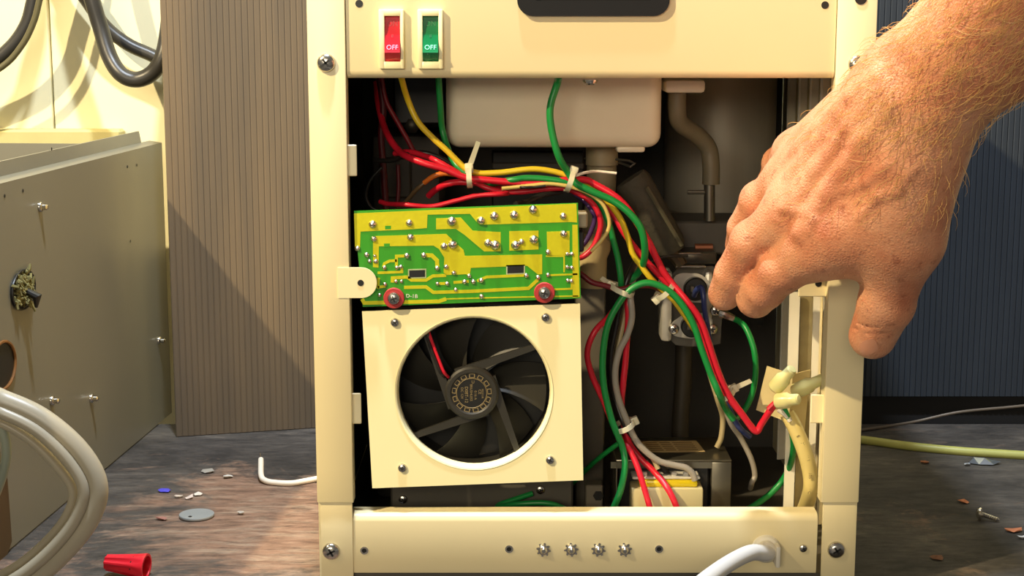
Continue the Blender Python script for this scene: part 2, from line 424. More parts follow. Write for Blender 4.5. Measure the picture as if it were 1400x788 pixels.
# ================================================================== GREY HOSE LOOP IN FRONT OF THE BOX
hose_m = mat('grey_hose', (168, 160, 140), .38, var=.08, scale=30)
hz = thing('cable_loop', 'stiff grey triple cable bent in a big loop at the lower left', 'cable', G(60, 782))
kf = K(-.05)
loops = ([(-70, 540), (-30, 541), (10, 550), (60, 574), (108, 616), (133, 662), (124, 706), (90, 752), (40, 796), (-30, 836)],
         [(-70, 560), (-30, 556), (8, 567), (52, 590), (92, 628), (114, 668), (105, 706), (76, 746), (30, 786), (-34, 822)],
         [(-70, 574), (-30, 572), (4, 580), (44, 604), (80, 640), (100, 672), (92, 704), (66, 738), (24, 774), (-36, 808)])
for (pts, r, dy) in zip(loops, (15, 9, 7), (0, -.004, .004)):
    body = [P(x, y, -.035 + dy) for x, y in pts[1:]]
    lead = [Vector((-.225 + dy * 4, -.34, .0065)), Vector((-.235 + dy * 3, -.27, .022)), Vector((-.252 + dy, -.20, .070)), Vector((-.262 + dy * .5, -.13, body[0].z - .012)), Vector((-.263, -.075, body[0].z - .002))]
    tail = [Vector((body[-1].x - .008, body[-1].y - .030, .0075)), Vector((body[-1].x - .004, body[-1].y - .10, .0068)), Vector((body[-1].x + .03, body[-1].y - .2, .0068))]
    mb = MB(); mb.tube(spline(lead + body + tail, 10), r * kf, 16)
    part('cable_strand', mb, hose_m, hz, smooth=60)
cable('tube', [P(x, y, -.03) for x, y in ((-40, 556), (-12, 564), (4, 590), (9, 620), (2, 654), (-14, 690), (-40, 720))], 7 * kf, mat('pale_green_hose', (148, 156, 140), .4), 'pale grey-green tube curving at the extreme left edge behind the loop', 'tube')
cable('pipe_fitting', [P(x, y, .06) for x, y in ((-30, 560), (0, 572), (14, 571), (18, 566))], 3 * K(.06), chrome, 'short shiny metal fitting behind the grey loop at the left edge', 'fitting')

# ================================================================== SMALL THINGS ON THE BENCH
# red wire connector
nb = G(170, 789); ax = (G(192, 792) - G(142, 789)).normalized() + Vector((0, 0, -.05)); ax.normalize()
M = facing(nb + Vector((0, 0, .0068)) - ax * .010, ax)
nut = thing('wire_nut', 'red twist-on wire connector lying on its side on the bench', 'wire connector', nb)
mb = MB(); vs = []; prof = [(.0032, 0), (.0042, .0006), (.0050, .008), (.0060, .0165), (.0068, .0215), (.0068, .0225), (.0056, .0225), (.0050, .016)]
n = 32; 
for r, h in prof[:6]:
    for i in range(n):
        rr = r * (1 - (.17 if (i % 4 in (0, 1) and h < .017) else 0)); vs.append(M @ Vector((rr * math.cos(2 * PI * i / n), rr * math.sin(2 * PI * i / n), h)))
for r, h in prof[6:]:
    for i in range(n): vs.append(M @ Vector((r * math.cos(2 * PI * i / n), r * math.sin(2 * PI * i / n), h)))
m_ = len(prof)
mb.add(vs, [(i * n + q, i * n + (q + 1) % n, (i + 1) * n + (q + 1) % n, (i + 1) * n + q) for i in range(m_ - 1) for q in range(n)] + [tuple(range(n))])
part('cap', mb, mat('red_nut', (222, 24, 44), .4, var=.05), nut)
mb = MB(); mb.lathe([(.0049, .0150), (.0049, .0156)], M, 24); part('socket', mb, black, nut)
# knockout disc
dc = G(269, 707)
mb = MB(); mb.lathe([(.0100, .0004), (.0102, .0008), (.0102, .0016), (.0100, .0019)], Matrix.Translation((dc.x, dc.y, 0)), 32)
kd = thing('knockout_disc', 'round pale grey metal knockout disc lying flat on the bench', 'disc', dc)
part('disc', mb, mat('zinc', (150, 156, 158), .5, .3), kd)
mb = MB(); h_ = G(260, 706.5, .002); mb.lathe([(.0011, 0), (.0011, .0002)], Matrix.Translation((h_.x, h_.y, .0019)), 12); part('punch_mark', mb, black, kd)
# white offcut wire
wp = [G(357, 641) + Vector((0, 0, .006)), G(357, 650, .0035), G(362, 657, .0022), G(374, 660, .0018), (G(398, 661, .0018)), G(420, 657.5, .0018), G(450, 652, .0018), G(478, 650, .0018)]
ww = thing('wire_offcut', 'white insulated wire offcut with bent bare tip beside the cabinet', 'wire', G(380, 661))
mb = MB(); mb.tube(spline(wp, 8), .0018, 12); part('insulation', mb, W['white'], ww)
mb = MB(); mb.tube([wp[0] - Vector((0, 0, .001)), wp[0] + Vector((-.0003, 0, .0045))], .0004, 6); part('bare_tip', mb, chrome, ww)
# crumbs
def crumb(px, py, w, rgb, label, cat='scrap', h=.0016, seed=0, name='scrap'):
    r_ = np.random.default_rng(seed); c = G(px, py); mb = MB()
    bm = bmesh.new(); bmesh.ops.create_icosphere(bm, subdivisions=1, radius=1)
    for v in bm.verts:
        q = 1 + r_.normal(0, .28); v.co = Vector((v.co.x * w * q, v.co.y * w * .75 * q, (v.co.z * .5 + .5) * h * abs(q)))
    mb.frombm(bm, Matrix.Translation((c.x, c.y, .0003)) @ Matrix.Rotation(r_.uniform(-.8, .8), 4, 'Z'))
    solo(name, mb, mat('scrap_%d_%d_%d' % rgb, rgb, .7, var=.1), label, cat, smooth=0)
crumb(225, 673, .0042, (70, 66, 190), 'small blue scrap of insulation on the grimy bench', seed=1)
crumb(244, 681, .0026, (196, 184, 170), 'tiny pale chip just right of the blue scrap', seed=2)
crumb(258, 683, .0028, (206, 190, 180), 'pale chip behind the knockout disc, middle of three', seed=3)
crumb(271, 678, .0030, (214, 208, 196), 'rounded white chip behind the right rim of the disc', seed=4)
crumb(284, 647, .0045, (150, 146, 138), 'grey flake on the bench between sheet and disc', seed=5)
crumb(311, 654, .0030, (200, 196, 188), 'small whitish flake left of the white wire offcut', seed=6)
crumb(222, 711, .0038, (150, 104, 92), 'reddish brown flake left of the knockout disc', seed=7)
crumb(329, 704, .0022, (168, 160, 150), 'tiny grey grain right of the knockout disc', seed=8)
crumb(1318, 688, .0042, (196, 122, 78), 'orange wood chip on the bench above the loose screw', seed=9)
crumb(1265, 634, .0034, (176, 112, 74), 'orange wood chip just below the yellow-green cord', seed=10)
crumb(1384, 727, .0046, (190, 118, 80), 'orange wood chip right of the loose screw', seed=11)
crumb(1281, 765, .0040, (120, 80, 56), 'brown chip at the tip of the cabinet shadow', seed=12)
crumb(1322, 637, .0022, (170, 176, 180), 'tiny grey grain left of the silver foil scrap', seed=13)
crumb(1397, 737, .0026, (206, 206, 206), 'white grain at the extreme right edge of the bench', seed=14)
fo = thing('foil_scrap', 'crumpled silver foil scrap on the bench near the yellow-green cord', 'scrap', G(1346, 635))
mb = MB(); c = G(1346, 634); 
vs = [(c.x + x, c.y + y, z) for x, y, z in ((-.011, -.002, .001), (-.006, .004, .003), (-.001, -.003, .0045), (.004, .005, .0015), (.010, -.002, .002), (-.005, -.005, .0008), (.004, -.006, .0008))]
mb.add(vs, [(0, 1, 5), (1, 2, 5), (1, 3, 2), (2, 3, 6), (5, 2, 6), (3, 4, 6)]); part('foil', mb, mat('foil', (190, 198, 206), .3, .9), fo, smooth=0)
# loose screw
sc_ = G(1341, 712); ls = thing('loose_screw', 'single shiny loose screw lying on the right side of the bench', 'screw', sc_)
dv = (G(1361, 714) - G(1341, 712)).normalized()
M = facing(sc_ + Vector((0, 0, .0042)), -dv)
mb = MB(); mb.lathe([(.0019, -.001), (.0042, 0), (.0040, .0012), (.0022, .0026), (.0004, .0030)], M, 20); part('head', mb, chrome, ls)
M = facing(sc_ + Vector((0, 0, .0040)), dv + Vector((0, 0, -.28)))
mb = MB(); mb.lathe([(.0016, 0)] + [(.0016 if i % 2 else .0012, .001 + i * .0006) for i in range(14)] + [(.0002, .0108)], M, 12); part('shank', mb, chrome, ls)
# cords on the right
cable('cord', [G(x, y, .0025) for x, y in ((1120, 598), (1180, 602), (1240, 610), (1310, 617), (1370, 621), (1440, 625), (1520, 626))], .0029, mat('yellow_green_cord', (176, 176, 96), .45), 'yellow-green cord lying across the right of the bench', 'cord')
cable('wire', [G(x, y, .0013) for x, y in ((1150, 592), (1200, 585), (1250, 577))] + [P(1310, 564, .34), P(1380, 557, .34), P(1450, 550, .34)], .0010, mat('dull_wire', (110, 98, 84), .5), 'thin dull wire crossing above the yellow-green cord', 'wire')

# ================================================================== CABINET
cab = thing('appliance_cabinet', 'open cream metal appliance cabinet on the workbench with red and green switches', 'cabinet', (.0, .12, 0))
XL0, XL1 = P(419, 10, 0).x, P(471, 10, 0).x
XR0, XR1 = P(1146, 10, 0).x, P(1200, 10, 0).x
ZT = .335; DEP = .245; SEAM = P(450, 688, 0).z
def post(x0, x1, outer):
    for z0, z1, dy in ((SEAM, ZT, 0), (.004, SEAM + .004, .0013)):
        mb = MB()
        mb.box(x0, x1, dy, dy + .0012, z0, z1, .0006, 2)
        xi = x0 if outer > 0 else x1          # inner return flange, turned back
        xi2 = x1 if outer < 0 else x0
        yield mb, z0
for x0, x1 in ((XL0, XL1), (XR0, XR1)):
    mb = MB(); mb.box(x0, x1, 0, .0014, SEAM, ZT, .0006, 2); part('post', mb, enamel, cab)
    xi = x1 if x0 < 0 else x0
    part('post_return', MB().box(min(xi, xi - .0012 * (1 if x0 < 0 else -1)), max(xi, xi - .0012 * (1 if x0 < 0 else -1)), .0005, .010, SEAM, ZT), enamel, cab)
    mb = MB(); mb.box(x0 + .0012, x1 - .0006, .0013, .0028, .003, SEAM + .003, .0006, 2); part('corner_foot', mb, enamel, cab)
# side walls, back, top, base
part('side_wall', MB().box(XL0 + .0004, XL0 + .0016, .0016, DEP, .004, ZT), enamel, cab)
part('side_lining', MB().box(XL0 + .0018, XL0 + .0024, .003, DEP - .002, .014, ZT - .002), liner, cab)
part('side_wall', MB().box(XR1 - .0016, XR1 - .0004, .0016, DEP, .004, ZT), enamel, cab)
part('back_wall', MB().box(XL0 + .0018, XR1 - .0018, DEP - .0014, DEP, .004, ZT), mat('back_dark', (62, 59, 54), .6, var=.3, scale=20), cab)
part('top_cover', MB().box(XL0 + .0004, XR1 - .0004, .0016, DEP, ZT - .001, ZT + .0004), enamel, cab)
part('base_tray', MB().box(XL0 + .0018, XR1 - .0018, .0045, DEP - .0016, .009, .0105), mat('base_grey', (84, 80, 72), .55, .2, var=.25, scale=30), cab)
# top panel with a rolled lower lip
zt0 = P(800, 107, .002).z
xa, xb = XL1 + .0004, XR0 - .0004
arc = [(.0018 + .0035 - .0035 * math.cos(t), zt0 + .0035 - .0035 * math.sin(t)) for t in np.linspace(0, PI / 2, 6)]
arc2 = [(.0018 + .0035 - .0025 * math.cos(t), zt0 + .0035 - .0025 * math.sin(t)) for t in np.linspace(PI / 2, 0, 6)]
prof = [(.0018, ZT)] + arc + [(.012, zt0), (.012, zt0 + .001)] + arc2 + [(.0028, ZT)]
tp = part('top_panel', MB().profile(prof, xa, xb), enamel, cab)
# bottom panel with a rolled upper lip
zb1, zb0 = P(800, 703, .0025).z, P(800, 784, .0025).z
bxa, bxb = P(481, 740, .0025).x, P(1117, 740, .0025).x
arc = [(.0025 + .004 - .004 * math.cos(t), zb1 - .004 + .004 * math.sin(t)) for t in np.linspace(0, PI / 2, 6)]
arc2 = [(.0025 + .004 - .003 * math.cos(t), zb1 - .004 + .003 * math.sin(t)) for t in np.linspace(PI / 2, 0, 6)]
prof = [(.0025, zb0 + .002), (.0030, zb0)] + [(.012, zb0), (.012, zb0 + .001), (.0036, zb0 + .001)] + [(.0035, zb1 - .004)] + arc2[::-1][1:] + [(.014, zb1 - .001), (.014, zb1)] + arc[::-1]
part('bottom_panel', MB().profile(prof, bxa, bxb), enamel, cab)
# mounting tabs
def tab(p0, p1, Y=.004):
    a_, b_ = P(*p0, Y), P(*p1, Y)
    part('mounting_tab', MB().box(min(a_.x, b_.x), max(a_.x, b_.x), Y, Y + .0012, min(a_.z, b_.z), max(a_.z, b_.z), .0004, 1), enamel, cab)
tab((466, 198), (488, 241)); tab((468, 538), (494, 580)); tab((1109, 540), (1134, 579))
# rounded lug that holds the circuit board
c0 = P(494, 387, -.0005); rr = P(515, 387, -.0005).x - c0.x
poly = [c0 + Vector((rr * math.cos(t), 0, rr * math.sin(t))) for t in np.linspace(-PI / 2, PI / 2, 18)] + [Vector((P(462, 387, 0).x, c0.y, c0.z + rr)), Vector((P(462, 387, 0).x, c0.y, c0.z - rr))]
lug = part('rounded_lug', MB().prism(poly, (0, .0013, 0)), enamel, cab)
inst('hole', HOLE, cab, P(493, 387, -.0006), TOFRONT, .85)
# right hand bracket flange low under the hand
a_, b_ = P(1092, 383, .006), P(1150, 406, .006)
part('bracket', MB().box(a_.x, b_.x, .006, .0072, b_.z, a_.z, .0004, 1), enamel, cab)
inst('hole', HOLE, cab, P(1119, 388, .0059), TOFRONT, .9)
# louvred right wall: upright ribs
ribm = mat('rib_cream', (248, 242, 222), .5, var=.06)
ribmesh = MB().box(-.006, 0, -.0010, .0010, -.5, .5, .0008, 1).mesh('rib', ribm)
for y in (.018, .042, .068, .096, .126, .160, .196):
    for z0, z1 in ((.215, ZT - .004), (.016, .205)):
        inst('rib', ribmesh, cab, (XR1 - .0018, y, (z0 + z1) / 2), (0, 0, .35), (1, 1, z1 - z0))
part('crossbar', MB().box(XR1 - .006, XR1 - .0018, .012, DEP - .01, .2055, .2145, .0006, 1), ribm, cab)
pa = P(1084, 400, .052); pb = P(1084, 640, .03)
part('upright_strip', MB().box(P(1080, 400, .052).x, P(1094, 400, .052).x, .052, .0532, .016, pa.z), ribm, cab)
part('upright_strip', MB().box(P(1113, 400, .044).x, P(1122, 400, .044).x, .044, .0452, .016, P(0, 400, .044).z), ribm, cab)
part('upright_strip', MB().box(P(1095, 400, .056).x, P(1113, 400, .056).x, .056, .057, .016, pa.z), mat('mirror_strip', (190, 178, 140), .25, .6, var=.5, scale=60), cab, 'shiny mottled metal strip')
part('perforated_strip', MB().box(P(1034, 120, .2).x, P(1052, 120, .2).x, .2, .201, .1, ZT - .002), black, cab)
# front hardware
for x, y in ((446, 86), (453, 754), (1143, 752), (1172, 88)):
    inst('screw', SCREW_BIG, cab, P(x, y, .0013 if y > 700 else 0), (PI / 2, rng.uniform(0, 3), 0))
for x, y in ((491, 5), (1128, 7)):
    inst('hole', HOLE, cab, P(x, y, .0017), TOFRONT)
inst('hole', HOLE, cab, P(1177, -2, -.0001), TOFRONT, 1.6)
for x, y in ((498, 753), (696, 751), (901, 751)):
    inst('eyelet', EYELET, cab, P(x, y, .0024), TOFRONT); inst('hole', HOLE, cab, P(x, y, .0023), TOFRONT, .68)
inst('rivet', SCREW, cab, P(1098, 750, .0024), TOFRONT, .6)
inst('screw', SCREW, cab, P(807, 109, .006), (0, PI, 0), 1.1)
# toothed lock washers with their screw ends
mb = MB(); n = 8; poly = []
for i in range(n * 4):
    t = 2 * PI * i / (n * 4); r = .0036 if i % 4 in (0, 1) else .0025
    poly.append((r * math.cos(t), r * math.sin(t), .0004 if i % 4 in (0, 1) else 0))
bmv = [Vector(p) for p in poly]; mb.prism(bmv, (0, 0, .0007))
mb.lathe([(.0026, .0006), (.0026, .0016), (.0019, .0020), (.0019, .0020), (.0010, .0034), (.0006, .0034)], Matrix.Identity(4), 14)
WASHER = mb.mesh('lock_washer', chrome)
for x in (743, 781, 818, 854):
    inst('lock_washer', WASHER, cab, P(x, 751.5, .0024), (PI / 2, rng.uniform(0, 1), 0))

# ---- rocker switches
def switch(px0, px1, py0, py1, rx0, rx1, ry0, ry1, cm, tm, lab):
    Y = .0018; d = .0030
    a_, b_ = P(px0, py0, Y), P(px1, py1, Y)
    q0, q1 = P(rx0, ry0, Y), P(rx1, ry1, Y)
    bez = MB()
    bez.box(a_.x, q0.x, Y - d, Y + .0004, b_.z, a_.z, .0005, 2); bez.box(q1.x, b_.x, Y - d, Y + .0004, b_.z, a_.z, .0005, 2)
    bez.box(q0.x - .0006, q1.x + .0006, Y - d, Y + .0004, q0.z, a_.z, .0005, 2); bez.box(q0.x - .0006, q1.x + .0006, Y - d, Y + .0004, b_.z, q1.z, .0005, 2)
    sw = part('rocker_switch', bez, bezel_m, cab, lab)
    zt_, zb_ = q0.z, q1.z; h = zt_ - zb_
    zk = zb_ + h * .20
    prof = [(Y - .0002, zt_), (Y - .0018, zb_ + h * .62), (Y - .0034, zb_ + h * .36), (Y - .0054, zk), (Y - .0014, zb_), (Y, zb_)]
    part('rocker', MB().profile(prof, q0.x + .0001, q1.x - .0001), cm, sw)
    def lay(txt, fr, size, yoff, tilt):
        c_ = Vector(((q0.x + q1.x) / 2, Y + yoff, zb_ + h * fr))
        return text_mb(txt, size, Matrix.Translation(c_) @ Matrix.Rotation(PI / 2 - tilt, 4, 'X'), .00005, .9)
    sl = lambda i: math.atan2(prof[i][0] - prof[i + 1][0], prof[i][1] - prof[i + 1][1])
    part('lettering', lay('OFF', .31, .0036, -.0042, sl(2)), tm, sw)
    part('lettering', lay('ON', .83, .0036, -.00098, sl(0)), mat('dim_' + tm.name, tuple(int(v * .78) for v in ((235, 92, 100) if cm is redsw else (70, 160, 110))), .5), sw)
    part('lettering', lay('II', .56, .0022, -.0024, sl(1)), mat('dim_' + tm.name, (200, 90, 90)), sw)
switch(518, 553, 13, 94, 526, 548, 22, 84, redsw, pinktxt, 'red rocker switch with ON and OFF lettering')
switch(571, 606, 13, 94, 578, 600, 22, 84, greensw, minttxt, 'green rocker switch with OFF lettering')

# ---- black recessed carrying handle
def rrect(x0, x1, z0, z1, r, Y, n=8):
    out = []
    for cx_, cz_, a0 in ((x1 - r, z1 - r, 0), (x0 + r, z1 - r, PI / 2), (x0 + r, z0 + r, PI), (x1 - r, z0 + r, 1.5 * PI)):
        for t in np.linspace(a0, a0 + PI / 2, n): out.append(Vector((cx_ + r * math.cos(t), Y, cz_ + r * math.sin(t))))
    return out
h0, h1 = P(707, 22, .001), P(915, 22, .001); hz1 = P(800, -58, .001).z
outer = rrect(h0.x, h1.x, h0.z, hz1, .0075, -.0004); inner = rrect(P(732, 0, 0).x, P(892, 0, 0).x, P(0, 1, 0).z, hz1 - .008, .001, -.0004)
mb = MB(); n = len(outer); d = Vector((0, .0024, 0)); vs = outer + inner + [p + d for p in outer + inner]; N = 2 * n; fs = []
for i in range(n):
    j = (i + 1) % n; fs += [(i, j, n + j, n + i), (N + i, N + n + i, N + n + j, N + j), (i, N + i, N + j, j), (n + i, n + j, N + n + j, N + n + i)]
mb.add(vs, fs)
hblack = mat('handle_black', (18, 18, 19), .55, var=.1, spec=.3)
hd = part('handle', mb, hblack, cab, 'black recessed carrying handle with rounded corners')
part('handle_pocket', MB().prism([p + Vector((0, .0010, 0)) for p in rrect(P(730, 0, 0).x, P(894, 0, 0).x, P(0, 3, 0).z, hz1 - .006, .001, .0006)], (0, .0003, 0)), hblack, hd)

# ================================================================== THINGS INSIDE
tank = thing('cold_tank', 'tall dull steel tank deep inside behind the hand', 'tank', (P(982, 300, .17).x, .17, .1))
Yt = .172; cx_ = P(984, 200, Yt).x; rt = 74 * K(Yt); zt_ = P(984, 300, Yt - rt).z
mb = MB(); mb.lathe([(rt * .9, zt_ - .001), (rt, zt_ + .003), (rt, ZT - .012), (rt * .96, ZT - .009)], Matrix.Translation((cx_, Yt, 0)), 48)
part('shell', mb, tanksteel, tank)
mb = MB(); Yp = .07
a_ = P(936, 112, Yp); mb.lathe([(.0105, 0), (.0108, -.003), (.0098, -.0055), (.0075, -.006)][::-1], Matrix.Translation((a_.x, Yp, a_.z)), 24)
mb2 = MB(); mb2.box(P(908, 0, Yp).x, P(963, 0, Yp).x, Yp - .012, Yp + .012, P(0, 126, Yp).z, P(0, 108, Yp).z, .002, 2)
drain = thing('drain_pipe', 'pale plastic drain pipe with flanged top bending down beside the white tub', 'pipe', a_)
part('flange', mb2, white_p, drain)
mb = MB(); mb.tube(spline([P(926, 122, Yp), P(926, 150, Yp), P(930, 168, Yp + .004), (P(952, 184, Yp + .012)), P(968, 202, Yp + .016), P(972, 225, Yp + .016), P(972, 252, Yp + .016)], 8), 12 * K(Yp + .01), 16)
part('pipe', mb, mat('dim_beige', (112, 104, 84), .5), drain)  # tube beige darkened in the colour to stand for the dimness inside
mb = MB(); mb.tube([P(970, 240, Yp + .016), P(970, 302, Yp + .016)], 7.5 * K(Yp + .016), 14)
mb.tube([P(940, 263, Yp + .016), P(972, 263, Yp + .016)], .0012, 8)
part('metal_spout', mb, steel, drain)
# white tub
tb = thing('drip_tub', 'white plastic tub hanging under the top panel', 'tub', P(760, 205, .08))
x0, x1 = P(608, 0, .045).x, P(908, 0, .045).x; z0 = P(0, 203, .045).z
mb = MB(); mb.box(x0, x1, .045, .15, z0, ZT - .006, .007, 5); part('basin', mb, tubwhite, tb, smooth=60)
mb = MB(); mb.box(P(845, 0, .05).x, P(885, 0, .05).x, .05, .075, P(0, 209, .05).z, z0 + .001, .0015, 2); part('outlet_boss', mb, tubwhite, tb)
mb = MB(); mb.lathe([(11.5 * K(.07) * 1.9, 0), (11.5 * K(.07) * 1.9, .012)], Matrix.Translation((P(823, 205, .075).x, .075, z0 - .011)), 24); part('spigot', mb, beige, tb)
# tube leaving the tub
dt = thing('drain_hose', 'beige drain hose dropping from the tub behind the circuit board', 'hose', P(812, 640, .085))
Yh = .078
mb = MB(); mb.tube(spline([P(823, 212, Yh), P(822, 250, Yh), P(819, 290, Yh), P(814, 335, Yh)], 8), 20 * K(Yh), 20); part('hose', mb, beige, dt)
mb = MB(); mb.tube([P(812, 318, Yh), P(812, 340, Yh), P(810, 352, Yh), P(808, 392, Yh)], [22 * K(Yh), 23 * K(Yh), 20 * K(Yh), 21 * K(Yh)], 18); part('elbow', mb, mat('elbow_beige', (196, 176, 128), .45), dt)
mb = MB(); mb.box(P(790, 0, Yh).x, P(832, 0, Yh).x, Yh - .006, Yh + .02, .0107, P(0, 385, Yh).z, .003, 2); part('duct', mb, mat('duct_grey', (98, 92, 80), .5), dt)
mb = MB(); c_ = P(822, 217, Yh); mb.tube([c_ + Vector((22 * K(Yh) * math.cos(t), 22 * K(Yh) * math.sin(t), .0006 * math.sin(t * 2))) for t in np.linspace(0, 2 * PI, 30)], .0006, 6, False)
mb.tube([P(842, 218, .07), P(860, 220, .066), P(868, 224, .064), P(862, 228, .064), P(846, 222, .07)], .0007, 6); part('spring_clamp', mb, steel, dt)
# black parts in the upper left corner
bb = thing('relay_box', 'black box behind the wires in the upper left corner', 'box', P(560, 178, .1))
mb = MB(); mb.box(P(536, 0, .1).x, P(607, 0, .1).x, .1, .15, P(0, 170, .1).z, ZT - .004, .001, 1); part('body', mb, black, bb)
mb = MB(); c_ = P(564, 172, .098); mb.lathe([(.0042, 0), (.0042, .004), (.002, .005)], facing(c_, (0, -1, 0)), 6); part('terminal_nut', mb, mat('dark_nut', (60, 56, 50), .4, .8), bb)
cp_ = thing('capacitor', 'dark capacitor behind the red wires left of the tub', 'capacitor', P(530, 290, .13))
mb = MB(); mb.box(P(505, 0, .13).x, P(600, 0, .13).x, .13, .2, .0107, P(0, 185, .13).z, .003, 2); part('body', mb, liner, cp_)
mb = MB(); mb.box(P(515, 0, .13).x, P(560, 0, .13).x, .126, .131, P(0, 270, .13).z, P(0, 215, .13).z, .001, 1); part('terminal_block', mb, mat('grey_block', (74, 70, 62), .5), cp_)
mm = thing('metal_bracket', 'dark bracket plate behind the wire bundle under the tub', 'bracket', P(740, 280, .12))
mb = MB(); mb.box(P(672, 0, .12).x, P(800, 0, .12).x, .12, .13, P(0, 300, .12).z, P(0, 207, .12).z, .0008, 1); part('plate', mb, black, mm)
mb = MB(); mb.box(P(672, 0, .118).x, P(800, 0, .118).x, .117, .1195, P(0, 232, .118).z, P(0, 222, .118).z, .0008, 1); part('flange', mb, liner, mm)
# foam covered tube
fm = thing('foam_tube', 'black foam-covered tube slanting down right of the wire bundle', 'tube', P(916, 345, .07))
mb = MB(); mb.tube([P(862, 244, .062), P(866, 250, .062), P(912, 334, .070), P(917, 345, .070)], [22 * K(.06), 25 * K(.06), 25 * K(.06), 21 * K(.06)], 12, flat=.9)
part('foam', mb, mat('foam_black', (66, 62, 50), .75, var=.3, scale=120, bump=.4, bscale=400), fm)
mb = MB(); mb.tube([P(884, 256, .054), P(932, 336, .060)], .0012, 6); part('seam_strip', mb, mat('seam_olive', (84, 80, 62), .6), fm)
mb = MB(); mb.tube([P(912, 340, .07), P(925, 352, .07), P(932, 362, .07)], .004, 10); part('copper_end', mb, mat('tarnished', (96, 84, 64), .4, .7), fm)
# thermostat bracket
th = thing('thermostat_bracket', 'metal bracket carrying two black thermostats at the fingertips', 'bracket', P(948, 470, .07))
Yb = .068
mb = MB(); mb.box(P(914, 0, .09).x, P(1062, 0, .09).x, .09, .13, P(0, 348, .09).z, P(0, 303, .09).z, .001, 1); part('band', mb, liner, th, 'dark horizontal band')
mb = MB(); mb.box(P(932, 0, Yb).x, P(988, 0, Yb).x, Yb, .1, P(0, 362, Yb).z, P(0, 346, Yb).z, .0012, 2); part('cap', mb, mat('cap_dark', (70, 66, 58), .3, .7), th)
mb = MB(); mb.box(P(930, 0, Yb).x, P(972, 0, Yb).x, Yb - .001, Yb + .001, P(0, 366, Yb).z, P(0, 362.5, Yb).z, .0004, 1); mb.box(P(930, 0, Yb).x, P(966, 0, Yb).x, Yb - .001, Yb + .001, P(0, 348, Yb).z, P(0, 345, Yb).z, .0004, 1); part('bright_edge', mb, chrome, th)
mb = MB(); mb.tube([P(950, 339, .085), P(974, 339, .085)], .0024, 10); part('copper_stub', mb, mat('copper', (150, 96, 70), .4, .6), th)
brs = mat('bracket_silver', (190, 186, 176), .35, .45, var=.15, scale=120)
mb = MB(); mb.prism([P(x, y, Yb + .010) for x, y in ((914, 380), (930, 364), (975, 364), (990, 380), (985, 470), (968, 474), (942, 474), (924, 472), (911, 460))], (0, .0015, 0)); part('back_plate', mb, mat('plate_grey', (104, 100, 92), .4, .7, var=.2), th)
mb = MB(); mb.box(P(911, 0, Yb).x, P(927, 0, Yb).x, Yb, Yb + .02, P(0, 468, Yb).z, P(0, 372, Yb).z, .002, 2); part('rail', mb, brs, th)
mb = MB(); mb.box(P(972, 0, Yb).x, P(984, 0, Yb).x, Yb + .002, Yb + .02, P(0, 470, Yb).z, P(0, 372, Yb).z, .002, 2); part('rail', mb, brs, th)
def thermostat(px, py, r, tilt):
    c = P(px, py, Yb - .001); kk = K(Yb); R = r * kk
    poly = []
    for t in np.linspace(0, 2 * PI, 40, False):
        q = R * (1.25 + .75 * abs(math.cos(t)) ** 6)
        poly.append(c + Vector((q * math.cos(t) * math.cos(tilt) - q * math.sin(t) * math.sin(tilt), 0, q * math.cos(t) * math.sin(tilt) + q * math.sin(t) * math.cos(tilt))))
    mb = MB(); mb.prism(poly, (0, .001, 0)); fl = part('thermostat_flange', mb, brs, th)
    mb = MB(); mb.lathe([(R, 0), (R, .004), (R * .9, .0048), (R * .2, .005)], facing(c, (0, -1, 0)), 28); part('thermostat', mb, black, th)
    for s in (-1, 1):
        part('terminal', MB().box(c.x + s * R * .4 - .0009, c.x + s * R * .4 + .0009, c.y - .010, c.y - .004, c.z - .0006, c.z + .0026, .0002, 1), steel, th)
thermostat(950, 394, 16, -.45); thermostat(945, 445, 15, .25)
for x, y in ((978, 425), (921, 450), (974, 450)): inst('screw', SCREW, th, P(x, y, Yb - .0015), (PI / 2, rng.uniform(0, 2), 0), .85)
mb = MB(); mb.tube([P(984, 428, .063), P(992, 431, .062), P(1003, 436, .062)], [.0022, .0026, .0020], 10); part('ring_terminal', mb, chrome, th)
# vertical copper line behind
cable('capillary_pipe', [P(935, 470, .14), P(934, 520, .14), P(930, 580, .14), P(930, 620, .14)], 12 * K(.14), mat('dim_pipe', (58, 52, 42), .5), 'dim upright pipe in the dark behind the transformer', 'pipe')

# ================================================================== TRANSFORMER
Yf = .036
tr_ = thing('transformer', 'steel-framed transformer with pale bobbin at the bottom of the cabinet', 'transformer', (P(920, 690, Yf).x, Yf + .02, .0107))
zt1 = P(0, 629, Yf).z
ybk = G(900, 598, zt1).y
shroud = mat('shroud_steel', (128, 122, 106), .3, .85, var=.25, scale=40)
XA, XB = P(842, 640, Yf).x, P(1000, 640, Yf).x
mb = MB(); mb.box(XA, XB, Yf, ybk, zt1 - .0012, zt1, .0005, 2); part('shroud_top', mb, shroud, tr_)
for a_, b_ in ((XA, P(852, 0, Yf).x), (P(987, 0, Yf).x, XB)):
    mb = MB(); mb.box(a_, b_, Yf, ybk, .0106, zt1 - .0013, .0005, 2); part('shroud_side', mb, shroud, tr_)
mb = MB(); mb.box(P(855, 0, Yf).x, P(985, 0, Yf).x, Yf + .003, ybk - .004, .0108, zt1 - .0014, .001, 1); part('core', mb, mat('core_black', (38, 38, 40), .45, .3), tr_)
mb = MB(); mb.box(P(842, 0, Yf).x, P(1000, 0, Yf).x, Yf + .0004, Yf + .0016, P(0, 641, Yf).z, zt1 - .0013); part('front_lip', mb, shroud, tr_)
